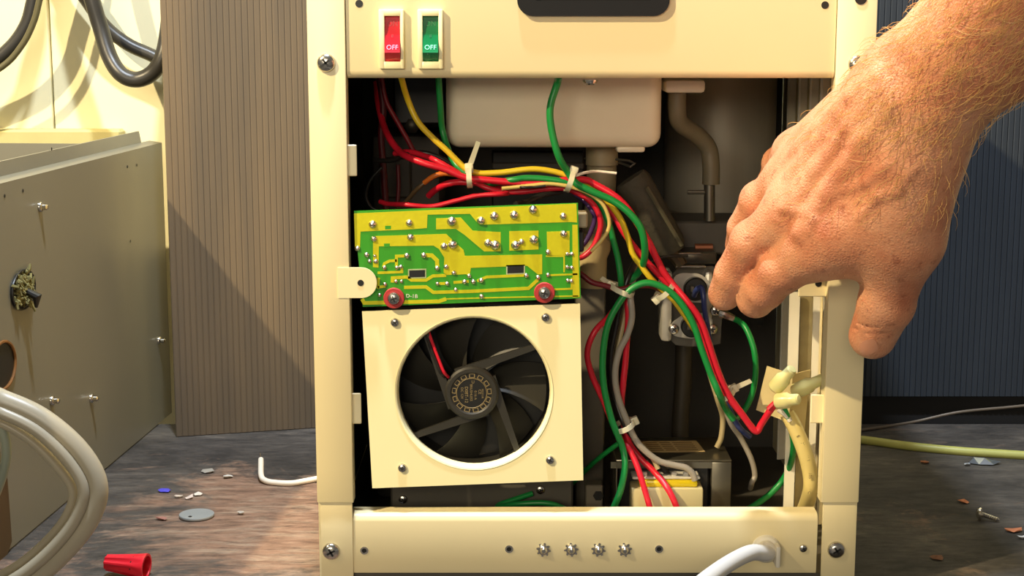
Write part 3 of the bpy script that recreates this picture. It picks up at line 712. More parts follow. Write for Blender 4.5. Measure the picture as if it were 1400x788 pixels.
la, lb, lc, ld_ = G(872, 604, zt1 + .0002), G(952, 603, zt1 + .0002), G(964, 618, zt1 + .0002), G(886, 619, zt1 + .0002)
lbl = part('rating_label', MB().prism([la, lb, lc, ld_], (0, 0, .0001)), mat('label_tan', (196, 172, 124), .6, var=.06), tr_, 'tan paper rating label')
mb = MB()
for i in range(5):
    t0_, t1_ = .12 + i * .17, .12 + i * .17 + .07
    for s0_, s1_ in ((.08, .3), (.34, .52), (.56, .9)):
        e = lambda s, t: la.lerp(lb, s).lerp(ld_.lerp(lc, s), t) + Vector((0, 0, .00012))
        mb.prism([e(s0_, t0_), e(s1_, t0_), e(s1_, t1_), e(s0_, t1_)], (0, 0, .00005))
part('print', mb, mat('label_ink', (120, 98, 66), .6), lbl)
Yo = .024
bob = mat('bobbin_plastic', (196, 182, 132), .4, var=.04, sss=.05)
mb = MB(); mb.box(P(872, 0, Yo).x, P(976, 0, Yo).x, Yo, Yf + .003, .0107, P(0, 668, Yo).z, .0012, 2); part('bobbin', mb, bob, tr_)
mb = MB(); mb.box(P(884, 0, Yo).x, P(968, 0, Yo).x, Yo + .0015, Yf + .003, P(0, 668, Yo).z, P(0, 659, Yo).z, .001, 2); part('yellow_tape', mb, mat('kapton', (226, 200, 20), .25, var=.1), tr_, 'bright yellow insulating tape')
mb = MB(); mb.box(P(874, 0, Yo).x, P(972, 0, Yo).x, Yo + .003, Yf + .003, P(0, 658.5, Yo).z, P(0, 655, Yo).z, .0005, 1)
for x in (892, 912, 935, 952): mb.box(P(x - 4, 0, Yo).x, P(x + 4, 0, Yo).x, Yo + .005, Yo + .007, P(0, 656, Yo).z, P(0, 650, Yo).z, .0004, 1)
part('terminal_strip', mb, mat('terminal_grey', (206, 202, 190), .4), tr_)
# square nut clip and dark box under the fan
nc = thing('nut_clip', 'square grey nut clip left of the transformer', 'clip', P(818, 690, .05))
mb = MB(); mb.box(P(806, 0, .04).x, P(831, 0, .04).x, .04, .05, .0107, P(0, 664, .04).z, .0006, 1); part('clip', mb, mat('clip_grey', (120, 112, 96), .45, .3), nc)
mb = MB(); mb.lathe([(.0028, 0), (.0028, .0006), (.0012, .0006)], facing(P(818, 678, .0398)), 6); part('nut', mb, black, nc)
cbx = thing('control_box', 'dark grey metal box on the base beneath the fan', 'box', P(655, 690, .05))
mb = MB(); mb.box(P(525, 0, .045).x, P(788, 0, .045).x, .045, .13, .0107, P(0, 640, .045).z, .001, 1); part('cover', mb, mat('box_grey', (92, 88, 78), .5, .3, var=.2), cbx)
for x, y in ((551, 683), (739, 670)): inst('screw', SCREW, cbx, P(x, y, .0449), TOFRONT, .7)

# ================================================================== CIRCUIT BOARD
YP = .0035
pcb = thing('circuit_board', 'green circuit board with yellow-green traces above the fan', 'circuit board', P(640, 415, YP))
def z7(x, y, Y): return P(470 + .25 * x, 270 + .25 * y, Y)
quad = [P(484, 289, YP), P(790, 278, YP), P(794, 408, YP), P(496, 420, YP)]
part('board', MB().prism(quad, (0, .0016, 0)), pcb_m, pcb)
TY = YP - .00012
def area(pts, lab=None): part('trace', MB().prism([z7(x, y, TY) for x, y in pts], (0, .00018, 0)), copper_m, pcb, smooth=0)
area([(56, 88), (1272, 34), (1276, 138), (1240, 135), (740, 150), (690, 90), (458, 95), (455, 168), (350, 176), (92, 187), (88, 286), (62, 288)])
area([(505, 115), (640, 110), (705, 182), (858, 190), (858, 295), (768, 296), (660, 205), (612, 172), (505, 175)])
area([(160, 212), (560, 200), (602, 240), (655, 288), (662, 320), (1085, 312), (1085, 420), (1062, 422), (1002, 374), (695, 386), (690, 420), (560, 425), (546, 410), (550, 330), (520, 282), (490, 264), (192, 268), (190, 385), (160, 382)])
area([(905, 185), (1065, 182), (1065, 285), (905, 292)])
area([(1110, 188), (1235, 184), (1235, 318), (1113, 320)])
area([(1250, 150), (1278, 150), (1290, 545), (1252, 548)])
def stroke(pts, w):
    mb = MB(); pts = [Vector((x, y)) for x, y in pts]; L = []; R = []
    for i, p in enumerate(pts):
        d0 = (p - pts[i - 1]).normalized() if i else None; d1 = (pts[i + 1] - p).normalized() if i < len(pts) - 1 else None
        t = ((d0 or d1) + (d1 or d0)).normalized(); n_ = Vector((-t.y, t.x)); c = max(.5, n_.dot(Vector((-(d1 or d0).y, (d1 or d0).x))))
        L.append(p + n_ * w / 2 / c); R.append(p - n_ * w / 2 / c)
    m_ = len(pts); d = Vector((0, .00018, 0))
    vs = [z7(p.x, p.y, TY) for p in L] + [z7(p.x, p.y, TY) for p in R]; vs = vs + [v + d for v in vs]; N = 2 * m_; fs = []
    for i in range(m_ - 1):
        fs += [(i, i + 1, m_ + i + 1, m_ + i), (N + i, N + m_ + i, N + m_ + i + 1, N + i + 1), (i, N + i, N + i + 1, i + 1), (m_ + i, m_ + i + 1, N + m_ + i + 1, N + m_ + i)]
    fs += [(0, m_, N + m_, N), (m_ - 1, N + m_ - 1, N + 2 * m_ - 1, 2 * m_ - 1)]
    part('trace', mb.add(vs, fs), copper_m, pcb, smooth=0)
for pts, w in (([(215, 388), (222, 362), (250, 348), (290, 346)], 15), ([(288, 376), (288, 322), (342, 320)], 16), ([(185, 413), (318, 408), (318, 384)], 14),
               ([(440, 316), (482, 318), (510, 345), (512, 390)], 22), ([(265, 466), (266, 441), (345, 436), (370, 453), (450, 453), (488, 430), (560, 427)], 17),
               ([(330, 493), (450, 490), (490, 520), (700, 514), (1010, 498), (1062, 450)], 18), ([(508, 472), (562, 471)], 15), ([(600, 466), (684, 460)], 15),
               ([(730, 458), (780, 436), (1000, 426)], 15), ([(100, 556), (112, 578), (520, 569), (560, 556)], 20), ([(560, 556), (860, 548), (1282, 540)], 7),
               ([(1130, 426), (1278, 420)], 10), ([(1130, 505), (1246, 500), (1246, 440)], 10), ([(186, 500), (190, 440)], 16), ([(186, 492), (228, 486)], 14), ([(1105, 322), (1205, 322), (1205, 410)], 8)):
    stroke(pts, w)
for x0, x1, y0, y1 in ((358, 444, 400, 438), (895, 984, 378, 416)):
    part('slot', MB().prism([z7(x0, y0, TY - .0001), z7(x1, y0 - 3, TY - .0001), z7(x1, y1 - 3, TY - .0001), z7(x0, y1, TY - .0001)], (0, .0003, 0)), black, pcb)
    part('slot_rim', MB().ringplate([z7(x0 - 7, y0 - 7, TY), z7(x1 + 7, y0 - 10, TY), z7(x1 + 7, y1 + 4, TY), z7(x0 - 7, y1 + 7, TY)], [z7(x0, y0, TY), z7(x1, y0 - 3, TY), z7(x1, y1 - 3, TY), z7(x0, y1, TY)], (0, .0002, 0)), mat('slot_pale', (176, 190, 140), .5), pcb)
sm = MB(); sm.lathe([(1.0, 0), (.95, .35), (.62, .75), (.32, 1.15), (.12, 1.3)], Matrix.Identity(4), 14); SOLDER = sm.mesh('solder_joint', solder_m, 50)
kz = .25 * K(YP)
for x, y, r in ((158, 148, 19), (358, 140, 17), (590, 132, 23), (165, 228, 15), (365, 218, 17), (597, 258, 22), (548, 268, 17), (750, 128, 20), (823, 103, 21), (932, 97, 21), (1035, 68, 21), (1200, 103, 17), (1203, 200, 18),
                (788, 250, 19), (828, 262, 24), (940, 262, 22), (972, 243, 14), (1040, 232, 22), (1117, 300, 13), (1222, 310, 10), (1247, 310, 10), (1222, 382, 10), (1247, 385, 10), (345, 320, 14), (437, 318, 14), (222, 385, 11),
                (290, 385, 10), (312, 380, 10), (510, 388, 12), (560, 380, 12), (602, 413, 12), (685, 430, 11), (660, 462, 12), (708, 462, 12), (752, 455, 13), (998, 428, 12), (1062, 438, 12), (1117, 425, 11), (512, 472, 10),
                (565, 472, 11), (612, 505, 10), (125, 315, 13), (140, 350, 10), (175, 350, 12), (75, 280, 13), (753, 542, 12), (285, 460, 9), (315, 460, 9), (225, 475, 10), (1225, 455, 10), (1245, 458, 10), (195, 535, 10), (170, 320, 8)):
    inst('solder_joint', SOLDER, pcb, z7(x, y, TY), (PI / 2 + .0, rng.uniform(0, 6), 0), (r * kz * 1.2, r * kz * 1.2, r * kz * .9))
for x, y in ((242, 165), (236, 262)):
    part('pad_notch', MB().prism([z7(x - 16, y - 9, TY - .00005), z7(x + 16, y - 10, TY - .00005), z7(x + 16, y + 9, TY - .00005), z7(x - 16, y + 10, TY - .00005)], (0, .0001, 0)), pcb_m, pcb)
for x, y in ((275, 550), (1097, 520)):
    c_ = z7(x, y, YP - .0002)
    mb = MB(); mb.lathe([(.0018, 0), (57 * kz, 0), (57 * kz, .0013), (54 * kz, .0016), (.0018, .0016)], facing(c_, (0, -1, 0)), 32, False); ws = part('washer', mb, fibre, pcb, 'red fibre washer')
    inst('screw', SCREW, pcb, c_ - Vector((0, .0014, 0)), (PI / 2, rng.uniform(0, 2), 0), .95)
c_ = z7(372, 541, TY - .00002)
part('lettering', text_mb('D-1B', 28 * kz, Matrix.Translation(c_) @ Matrix.Rotation(.045, 4, 'Y') @ FACE, .00004, 1.1), white_p, pcb)
# connector at the right edge of the board
mb = MB(); mb.box(P(791, 0, .010).x, P(806, 0, .010).x, .0095, .018, P(0, 312, .01).z, P(0, 290, .01).z, .0008, 1); part('connector', mb, beige, pcb)
mb = MB(); mb.box(P(791, 0, .012).x, P(801, 0, .012).x, .010, .018, P(0, 345, .01).z, P(0, 316, .01).z, .0008, 1); part('relay_edge', mb, black, pcb)

# ================================================================== FAN
YFN = .0045
fan = thing('cooling_fan', 'black cooling fan bolted behind a square cream plate with a round opening', 'fan', P(650, 660, YFN))
kq = K(YFN)
fc = P(648, 538, YFN)
def fp(px, py, Y): return P(px, py, Y)
R0 = 109 * kq * .995
nh = 64
hole = [fc + Vector((-R0 * math.cos(t + PI / 4 - PI / 2 * 0 ), 0, R0 * math.sin(t + PI / 4))) for t in np.linspace(0, 2 * PI, nh, False)]
quad = [P(495, 426, YFN), P(793, 415.5, YFN), P(797.5, 657, YFN), P(509, 668, YFN)]
# opening polygon begins at upper left, runs clockwise seen from the front
part('plate', MB().ringplate(quad, hole, (0, .0014, 0)), plate_m, fan, smooth=20)
mb = MB(); mb.lathe([(R0 + .0004, 0), (R0 - .0004, .0004), (R0 - .0012, .002), (R0 - .0012, .007), (R0 - .0004, .007), (R0 + .0004, .0016)][:5], facing(fc + Vector((0, -.0003, 0)), (0, 1, 0)), 64, False); part('opening_lip', mb, plate_m, fan)
for x, y in ((540, 441), (746, 434), (550, 640), (752, 629)): inst('screw', SCREW, fan, P(x, y, YFN), (PI / 2, rng.uniform(0, 3), 0), .66)
Yb0 = YFN + .0018; Rf = R0 * 1.0
fr = MB(); M = facing(fc + Vector((0, .0016, 0)), (0, 1, 0))
fr.lathe([(Rf * .995, .006), (Rf * .985, .024), (Rf * 1.03, .024), (Rf * 1.03, .006), (Rf * .995, .006)], M, 64, False)
part('frame', fr, fanblack, fan)
hubc = P(645, 537, Yb0 + .004); hr = 37.5 * kq
mb = MB(); mb.lathe([(hr * .74, .0006), (hr * .80, 0), (hr * .92, 0), (hr, .0010), (hr, .0050)], facing(hubc + Vector((0, -.002, 0)), (0, 1, 0)), 48, False); part('hub_ring', mb, fanblack, fan)
mb = MB(); mb.lathe([(.0002, 0), (hr * .78, 0), (hr * .78, .001)], facing(hubc + Vector((0, -.0012, 0)), (0, 1, 0)), 40, False); lb_ = part('label_disc', mb, black, fan, 'black round label with a ring of squares')
sq = MB(); yl = hubc.y - .00135
for i in range(13):
    t = 2 * PI * i / 13 + .1; u = Vector((math.cos(t), 0, math.sin(t))); w = Vector((-math.sin(t), 0, math.cos(t)))
    c_ = Vector((hubc.x, yl, hubc.z)) + u * hr * .66; a_, b_ = hr * .105, hr * .075
    q = [c_ + w * sx * a_ + u * sy * b_ for sx, sy in ((-1, -1), (1, -1), (1, 1), (-1, 1))]; q2 = [c_ + (p - c_) * .74 for p in q]
    sq.ringplate(q, q2, (0, .00006, 0))
ringp = [Vector((hubc.x, yl, hubc.z)) + Vector((hr * .56 * math.cos(t), 0, hr * .56 * math.sin(t))) for t in np.linspace(0, 2 * PI, 49)]
sq.tube(ringp, hr * .012, 4, False); part('label_squares', sq, goldtxt, lb_)
# small print on the label runs upright on its side, as on the fan
for i, (s, x, z_, sz) in enumerate((('DC 12V', -.36, 0, .13), ('D08T-12', -.2, -.06, .17), ('BRUSHLESS', -.02, .02, .13), ('0.16 A', .14, -.08, .13), ('CE', .3, .05, .15), ('MOTOR', .40, -.02, .1))):
    M = Matrix.Translation((hubc.x + x * hr, yl, hubc.z + z_ * hr)) @ Matrix.Rotation(PI / 2, 4, 'Y') @ FACE
    part('lettering', text_mb(s, sz * hr, M, .00003), goldtxt, lb_)
part('lettering', text_mb('U', .16 * hr, Matrix.Translation((hubc.x + .05 * hr, yl, hubc.z + .42 * hr)) @ FACE, .00003), goldtxt, lb_)
for i in range(4):
    a = math.radians(17.2 + 90 * i); d = Vector((math.cos(a), 0, math.sin(a))); n_ = Vector((-math.sin(a), 0, math.cos(a)))
    st = Vector((hubc.x, hubc.y, hubc.z)) + n_ * (hr * 1.0) - d * hr * .35
    L = math.sqrt(max(0, Rf ** 2 - (hr * 1.0) ** 2)) + hr * .35
    p0, p1 = st, st + d * L
    mb = MB(); mb.prism([p0 - n_ * .0042, p0 + n_ * .0004, p1 + n_ * .0008, p1 - n_ * .0020], (0, .0022, 0)); part('strut', mb, fanblack, fan)
mb = MB(); mb.lathe([(hr * .95, 0), (hr * .95, .013), (hr * .6, .016)], facing(hubc + Vector((0, .0035, 0)), (0, 1, 0)), 40, True); part('rotor_hub', mb, black, fan)
for i in range(7):
    mb = MB(); vs = []; nu, nv = 7, 6
    for iu in range(nu):
        r = hr * .9 + (Rf * .965 - hr * .9) * iu / (nu - 1); sw = -.35 * iu / (nu - 1)
        for iv in range(nv):
            s = iv / (nv - 1) - .5; t = 2 * PI * i / 7 + .35 + sw + s * (.72 - .12 * iu / (nu - 1)); 
            vs.append(Vector((hubc.x + r * math.cos(t), hubc.y + .0105 + s * .012, hubc.z + r * math.sin(t))))
    m_ = len(vs); fs = []
    vs2 = [v + Vector((0, .0011, 0)) for v in vs]
    idx = lambda u, v: u * nv + v
    for u in range(nu - 1):
        for v in range(nv - 1):
            q = (idx(u, v), idx(u, v + 1), idx(u + 1, v + 1), idx(u + 1, v)); fs.append(q); fs.append(tuple(m_ + k_ for k_ in q[::-1]))
    rim = [idx(0, v) for v in range(nv)] + [idx(u, nv - 1) for u in range(1, nu)] + [idx(nu - 1, v) for v in range(nv - 2, -1, -1)] + [idx(u, 0) for u in range(nu - 2, 0, -1)]
    for k_ in range(len(rim)): a_, b_ = rim[k_], rim[(k_ + 1) % len(rim)]; fs.append((a_, m_ + a_, m_ + b_, b_))
    mb.add(vs + vs2, fs); part('blade', mb, fanblack, fan)
for nm, dx, c_ in (('red', 0, W['red']), ('black', -5, W['black'])):
    mb = MB(); mb.tube(spline([P(584 + dx, 448, Yb0 + .006), P(590 + dx, 466, Yb0 + .004), P(600 + dx, 492, Yb0 + .002), P(607 + dx, 509, Yb0 + .001), P(613 + dx, 516, Yb0 + .004)], 6), 2.2 * kq, 8)
    part('lead', mb, c_, fan, nm + ' fan lead')
mb = MB(); mb.box(fc.x - R0 * 1.15, fc.x + R0 * 1.15, YFN + .028, YFN + .030, fc.z - R0 * 1.05, fc.z + R0 * 1.05, .0006, 1); part('rear_shroud', mb, black, fan)

# ================================================================== WIRES
def wire(pts, r, col, label, Y=None, group=None):
    q = []
    for p in pts:
        x, y = p[0], p[1]; yy = p[2] if len(p) > 2 else Y
        q.append(P(x, y, yy))
    mb = MB(); mb.tube(spline(q, 7), r * K(.02), 9); return solo('wire', mb, W[col], label, 'wire', group, smooth=60)
wire([(548, 104, .012), (557, 135), (571, 166), (592, 189), (612, 207), (627, 222), (640, 233), (658, 237), (686, 236), (726, 231.5), (755, 234.5), (777, 241), (804, 251), (828, 272.6), (847, 297), (857, 320.6), (865, 347), (876, 363), (889, 380), (903, 394, .031), (922, 412, .033), (937, 433, .036), (952, 455, .04), (963, 473, .04), (972, 500, .045)], 4.2, 'yellow', 'yellow wire hanging from under the switches and following the bundle right', .028)
wire([(764, 104, .010), (762, 114), (752.5, 146), (754, 176), (764, 214), (777, 236, .020), (788, 251, .019), (812, 263, .019), (838.6, 275, .019), (860, 291, .018), (876, 312, .018), (881.5, 337, .02), (880, 358, .026), (872, 374, .034), (860, 384, .036)], 5, 'green', 'green wire hanging from the top panel in front of the white tub', .016)
wire([(599.5, 104, .03), (602, 146), (604.5, 176, .04), (614, 208, .036), (625, 227, .03), (642, 240, .0285), (668, 250, .03), (698, 246.5, .0235), (719, 243.5, .0235), (747, 245, .0235), (776, 250, .0235), (800, 262, .026), (820, 278, .03), (833, 307, .03), (838.6, 329, .03), (845, 355, .03), (849, 384, .03), (849, 400, .036)], 4.4, 'green', 'green wire hanging near the upper left black box and dropping behind the board corner', .035)
wire([(1003, 574, .038), (993, 560, .036), (984, 540), (972, 512), (960, 479), (947.5, 442), (929, 412), (908, 394), (884, 387), (862, 396), (844, 418), (830, 448), (824, 491), (826, 531), (835, 570), (841, 587), (851, 612, .024), (854.5, 638, .022), (848, 672, .022), (836, 702, .024), (830, 722, .026)], 4.8, 'green', 'green wire arching in a tall loop from the transformer over to the right', .022)
wire([(853, 602, .032), (838, 612, .036), (815, 630, .045), (796, 648, .055), (780, 664, .06)], 3.6, 'green', 'dull green wire running down left behind the fan plate corner', .03)
wire([(1003, 436, .062), (1011, 440, .06), (1021, 451, .055), (1031, 479), (1033, 512), (1027, 543), (1014, 566), (1004, 574, .042)], 4.4, 'green', 'green wire with crimped ring end curving down right of the thermostats', .05)
wire([(1073, 563, .028), (1079, 577, .032), (1085, 610, .04), (1076, 647, .055), (1054, 675, .055), (1022, 697, .05), (990, 712, .05)], 4.6, 'green', 'green wire curving down left from the pale connector caps at lower right', .05)
wire([(728, 675, .043), (704, 683, .041), (684, 690, .039), (682, 693, .037), (707, 689.5, .032), (743, 688, .03), (765, 693, .03), (780, 703, .03), (790, 716, .03)], 4, 'green', 'green wire bent back on itself below the fan plate', .03)
wire([(521, 104), (528, 138), (543, 166), (556, 189), (567, 208), (580, 214)], 3.6, 'dark_red', 'dark red wire descending in the shadowy upper left corner', .06)
wire([(518, 104), (524, 148), (521, 184), (524, 227), (527, 272), (529, 300)], 5, 'maroon', 'maroon wire hanging straight down at the inner left', .07)
wire([(544, 225, .06), (545, 255, .06), (543, 285, .06)], 3, 'maroon', 'short maroon wire hanging right of the long straight maroon one', .06)
wire([(515, 112, .08), (517, 140, .075), (524, 170, .065), (533, 190, .05), (545, 206, .04), (556, 214, .03), (579, 223), (610, 232), (637, 243), (663, 246), (698, 249), (724, 251), (752, 249), (776, 246), (800, 246, .026), (815, 253, .026), (839, 267, .024), (857, 284, .024), (873, 308, .024), (887, 331, .025), (897, 352, .026), (907, 371, .027), (919, 388, .027), (939, 412), (957, 437), (970, 473), (982, 509), (996, 540), (1015, 567), (1033, 590), (1041, 580, .024), (1050, 566, .022), (1062, 549, .021)], 4.8, 'red', 'bright red wire running along the whole bundle to the pale connector caps', .024)
wire([(540, 210, .05), (560, 208, .04), (583, 214, .034), (599, 221), (622, 234), (643, 245, .031), (663, 256), (686, 262), (712, 262.5), (745, 258.5), (772, 257.5), (785, 262), (804, 272.6), (817, 289), (821, 310), (812, 336), (799, 350), (786, 354)], 4, 'red', 'red wire curling from the bundle round to the right edge of the circuit board', .0275)
wire([(586, 268, .04), (595, 260, .036), (610, 252), (628, 249), (645, 250), (666, 251, .036), (700, 256, .036), (734, 252, .036), (760, 250, .036), (782, 256, .036), (802, 266, .036), (822, 274, .031), (839, 294, .031), (855, 321, .030), (873, 345, .031), (889, 363, .031), (905, 380, .031), (921, 396, .0315), (932, 408, .033), (948, 430, .033), (962, 462, .034), (975, 498, .034), (990, 534, .034), (1010, 562, .034), (1030, 586, .034)], 4.6, 'red', 'second red wire tucked beneath the bright red one along the bundle', .03)
wire([(520, 276, .04), (531, 279, .034), (554, 280), (589, 282.5), (622, 275), (653, 267.5), (686, 265.5), (700, 263, .034)], 3.4, 'red', 'thin red wire running along the top edge of the circuit board', .022)
wire([(838, 426, .034), (832, 434, .03), (813, 454), (803, 482), (809, 512), (825, 548), (838, 580, .03), (850, 602, .031), (859, 612), (871, 637.6, .022), (882, 672, .0195), (891, 704, .0185), (896, 722, .0185)], 4.3, 'red', 'red wire bowing out left of the green loop and down over the bobbin', .026)
wire([(858, 398, .034), (858, 414), (859, 436), (857, 466), (855, 497), (852, 525), (850, 560, .034), (858, 600, .034), (873, 624, .032), (896, 647, .028), (915, 672, .0195), (928, 702, .0185), (934, 724, .0185)], 4.6, 'red', 'red wire descending inside the loop and ending right on the bobbin', .03)
wire([(788, 371, .03), (797, 377, .029), (809, 386), (828, 391), (846, 396), (866, 392), (888, 391), (905, 397, .036)], 4, 'dark_red', 'dark red wire from the lower right board corner to the middle tie', .028)
wire([(580, 250, .036), (593, 241), (607, 237.5), (622, 239), (640, 244, .034), (660, 248, .034)], 3.6, 'orange', 'short orange wire entering the bundle left of the first tie', .033)
wire([(545, 285, .05), (554, 277, .048), (571, 258), (592, 242.5), (604, 240)], 3, 'brown', 'thin brown wire rising from the board to the orange one', .04)
wire([(686, 258, .02), (701, 256.5), (724, 254), (749, 251.5), (770, 253.5), (782, 256), (804, 264), (823, 278), (832, 297), (832, 313), (822, 329), (808, 344)], 2.7, 'pale_yellow', 'thin pale yellow wire curling down behind the board right edge', .0205)
wire([(776, 258, .036), (796, 272, .036), (808, 286), (813, 298), (809, 314), (801, 330), (790, 342)], 3.4, 'purple', 'dark purple wire bending into the right side of the board', .03)
wire([(868, 372, .042), (864, 390, .036), (862, 406, .027), (864, 433), (858, 457), (846, 482), (841, 512), (845, 543, .0275), (856, 573), (866, 596), (878, 613), (900, 630), (921, 636), (938, 640), (947, 648), (950, 657)], 4.6, 'grey', 'grey wire swinging down from the middle tie to the transformer terminals', .026)
wire([(870, 356, .04), (858, 382), (848, 420), (842, 450), (836, 482), (836, 512), (842, 549), (853, 579, .031), (867, 600), (886, 624), (905, 640), (914, 650)], 4.4, 'black', 'black wire lying left of the grey one down to the transformer', .034)
wire([(872, 362, .044), (862, 374, .042), (856, 396, .04), (854, 430, .04), (846, 470, .038), (840, 520, .036), (846, 552, .035), (858, 580, .034), (872, 604, .03), (892, 626, .03), (900, 642, .028)], 3.8, 'beige', 'beige wire lying between the grey and black ones in the loop', .04)
wire([(868, 366, .05), (880, 352, .05), (880, 340, .05)], 3.6, 'brown', 'brown wire end looping behind the bundle near the foam tube', .05)
wire([(949, 404, .056), (953, 396, .05), (959, 394, .048), (962, 407), (963, 422), (966, 440), (968, 454, .042), (975, 490, .040), (988, 532, .040), (999, 564, .040), (1011, 585, .04), (1025, 597, .045)], 4.2, 'blue', 'dark blue wire from the upper thermostat down behind the red wires', .046)
wire([(958, 448, .038), (972, 484, .0385), (984, 524, .0405), (997, 574, .044), (1013, 600), (1027, 628), (1032, 650), (1028, 660), (1026, 668, .06)], 4, 'grey', 'grey wire leaving the bundle end and drooping at lower right', .05)
wire([(970, 510, .046), (981, 546, .046), (988, 571), (986, 598), (980, 612)], 4, 'beige', 'beige wire dropping from the lower right tie behind the transformer', .052)
wire([(522, 229), (506, 247), (500, 267), (506, 282), (516, 288)], 2.4, 'black', 'black wire looped at the inner left beside the upper tab', .05)
wire([(512, 220, .05), (538, 219, .045), (556, 211, .04), (580, 209), (604, 217), (624, 229), (640, 239, .036), (660, 243, .037)], 3.4, 'black', 'black wire lying over the left start of the bundle', .038)
wire([(696, 250, .034), (712, 256), (730, 256), (746, 254)], 2, 'black', 'thin black wire between yellow and red wires midway along the bundle', .02)
wire([(940, 350, .05), (905, 352, .046), (880, 364, .045), (868, 380, .045)], 2.2, 'black', 'thin black wire from the bracket cap to the bundle', .05)
wire([(705, 280, .02), (720, 276, .03), (745, 266, .035), (768, 262, .038)], 4.2, 'black', 'black wire rising from behind the board toward the second tie', .03)

# ================================================================== CABLE TIES
def tie(c, half, ang, label, tail=None, head=0.0, Y=.026, dep=.009):
    """c pixel centre, half pixel half length of the band across the bundle, ang pixel angle of the band direction"""
    o = P(c[0], c[1], Y); kk = K(Y)
    u = Vector((math.cos(ang), 0, -math.sin(ang))); w = Vector((0, 1, 0)); ax = u.cross(w).normalized()
    t = thing('cable_tie', label, 'cable tie', o)
    mb = MB(); n = 28; bw, th = .0013, .00045; vs = []
    for i in range(n):
        a = 2 * PI * i / n; r1 = half * kk
        for dr, da in ((0, -1), (0, 1), (1, 1), (1, -1)):
            vs.append(o + u * ((r1 + dr * th) * math.cos(a)) + w * ((dep + dr * th) * math.sin(a)) + ax * bw * da)
    fs = [(i * 4 + k_, i * 4 + (k_ + 1) % 4, ((i + 1) % n) * 4 + (k_ + 1) % 4, ((i + 1) % n) * 4 + k_) for i in range(n) for k_ in range(4)]
    mb.add(vs, fs); part('band', mb, nylon, t)
    hp = o + u * (half * kk * math.cos(head)) - w * (dep * math.sin(head)); hh = .0021
    M = Matrix.Translation(hp) @ Matrix(((ax.x, -u.x * 0 + w.x, u.x, 0), (ax.y, w.y, u.y, 0), (ax.z, w.z, u.z, 0), (0, 0, 0, 1)))
    mb = MB(); mb.box(-hh, hh, -.0018, .0018, -.0024, .0024, .0005, 2, M); part('head', mb, nylon, t)
    if tail:
        a_ = hp; b_ = P(tail[0], tail[1], Y - .006)
        s = (b_ - a_).normalized().cross(Vector((0, 1, 0))).normalized() * .0014
        mb = MB(); mb.prism([a_ + s, a_ - s, b_ - s * .8, b_ + s * .8], (0, .0007, 0)); part('tail', mb, nylon, t)
tie((642, 243), 13, -PI / 2 - .05, 'cream cable tie with upright tail at the left end of the bundle', (654, 194))
tie((779, 247), 15, -1.25, 'cream cable tie round the bundle right above the board corner', None, .3, .023)
tie((850, 396), 17, -2.75, 'cream cable tie where the wires branch down, its tail pointing upper left', (822, 380), 0, .031, .011)
tie((908, 398), 15, -.75, 'small cream cable tie hugging the bundle just left of the thermostats', None, PI * .9, .03)
tie((992, 538), 12, -.55, 'cream cable tie near the lower end of the red wires, tail pointing right', (1027, 521), 0, .034)
tie((853, 582), 15, -.42, 'white cable tie binding the grey wires above the transformer', None, 0, .029)
wire([(786, 241, .02), (797, 237, .022), (815, 234.5), (843, 237)], 2, 'white', 'thin white wire crossing in front of the beige hose', .03)

# ================================================================== CONNECTORS AT LOWER RIGHT
cap_m = mat('crimp_nylon', (222, 216, 150), .3, var=.06, sss=.15)
pl = thing('insulating_card', 'cream folded card standing behind the crimp caps at lower right', 'card', P(1055, 575, .05))
mb = MB(); mb.prism([P(1049, 501, 0.042), P(1084, 512, 0.038), P(1078, 578, 0.038), P(1034, 561, 0.042)], (0, .001, 0)); part('card', mb, mat('card_cream', (220, 202, 146), .55), pl)
mb = MB(); mb.prism([P(1084, 512, 0.038), P(1108, 506, 0.044), P(1100, 590, 0.044), P(1078, 578, 0.038)], (0, .001, 0)); part('card_fold', mb, mat('card_cream', (220, 202, 146), .55), pl)
def crimp(a, b, Ya, Yb_, r, label):
    p, q = P(*a, Ya), P(*b, Yb_); d = (q - p); L = d.length; rr = r * K(.03)
    t = thing('crimp_cap', label, 'connector', p)
    mb = MB(); mb.lathe([(rr * .85, 0), (rr, L * .05), (rr, L * .48), (rr * .74, L * .60), (rr * .68, L * .93), (rr * .5, L * .985), (.0002, L)], facing(p, d), 22); part('cap', mb, cap_m, t)
crimp((1059, 531), (1084, 504), .020, .012, 11, 'yellowish crimp cap pointing up, topmost of the three')
crimp((1086, 536), (1128, 517), .026, .016, 11, 'yellowish crimp cap pointing right toward the cabinet post')
crimp((1062, 549), (1093, 546), .016, .008, 11, 'yellowish crimp cap lying level, lowest of the three')
sup = thing('supply_cable', 'thick cream supply cable curving down from the crimp caps', 'cable', P(1100, 700, .03))
mb = MB(); mb.tube(spline([P(1076, 566, .024), P(1086, 583, .022), P(1099, 615, .021), (P(1107, 645, .022)), P(1108, 670, .024), P(1100, 696, .038), P(1090, 716, .045)], 9), [10.5 * K(.03)] * 55, 16); part('jacket', mb, mat('cream_jacket', (226, 206, 132), .45, var=.04), sup)
for s, (x, y), a in (('300V VW-1', (1102, 618), 1.22), ('E', (1092, 597), 1.1), ('105', (1108.5, 651), 1.5), ('C', (1107.5, 674), 1.7)):
    M = Matrix.Translation(P(x - 1, y, .0215 - 10.9 * K(.03))) @ Matrix.Rotation(a, 4, 'Y') @ FACE
    part('lettering', text_mb(s, .0022, M, .00015), mat('jacket_print', (150, 134, 90), .6), sup)
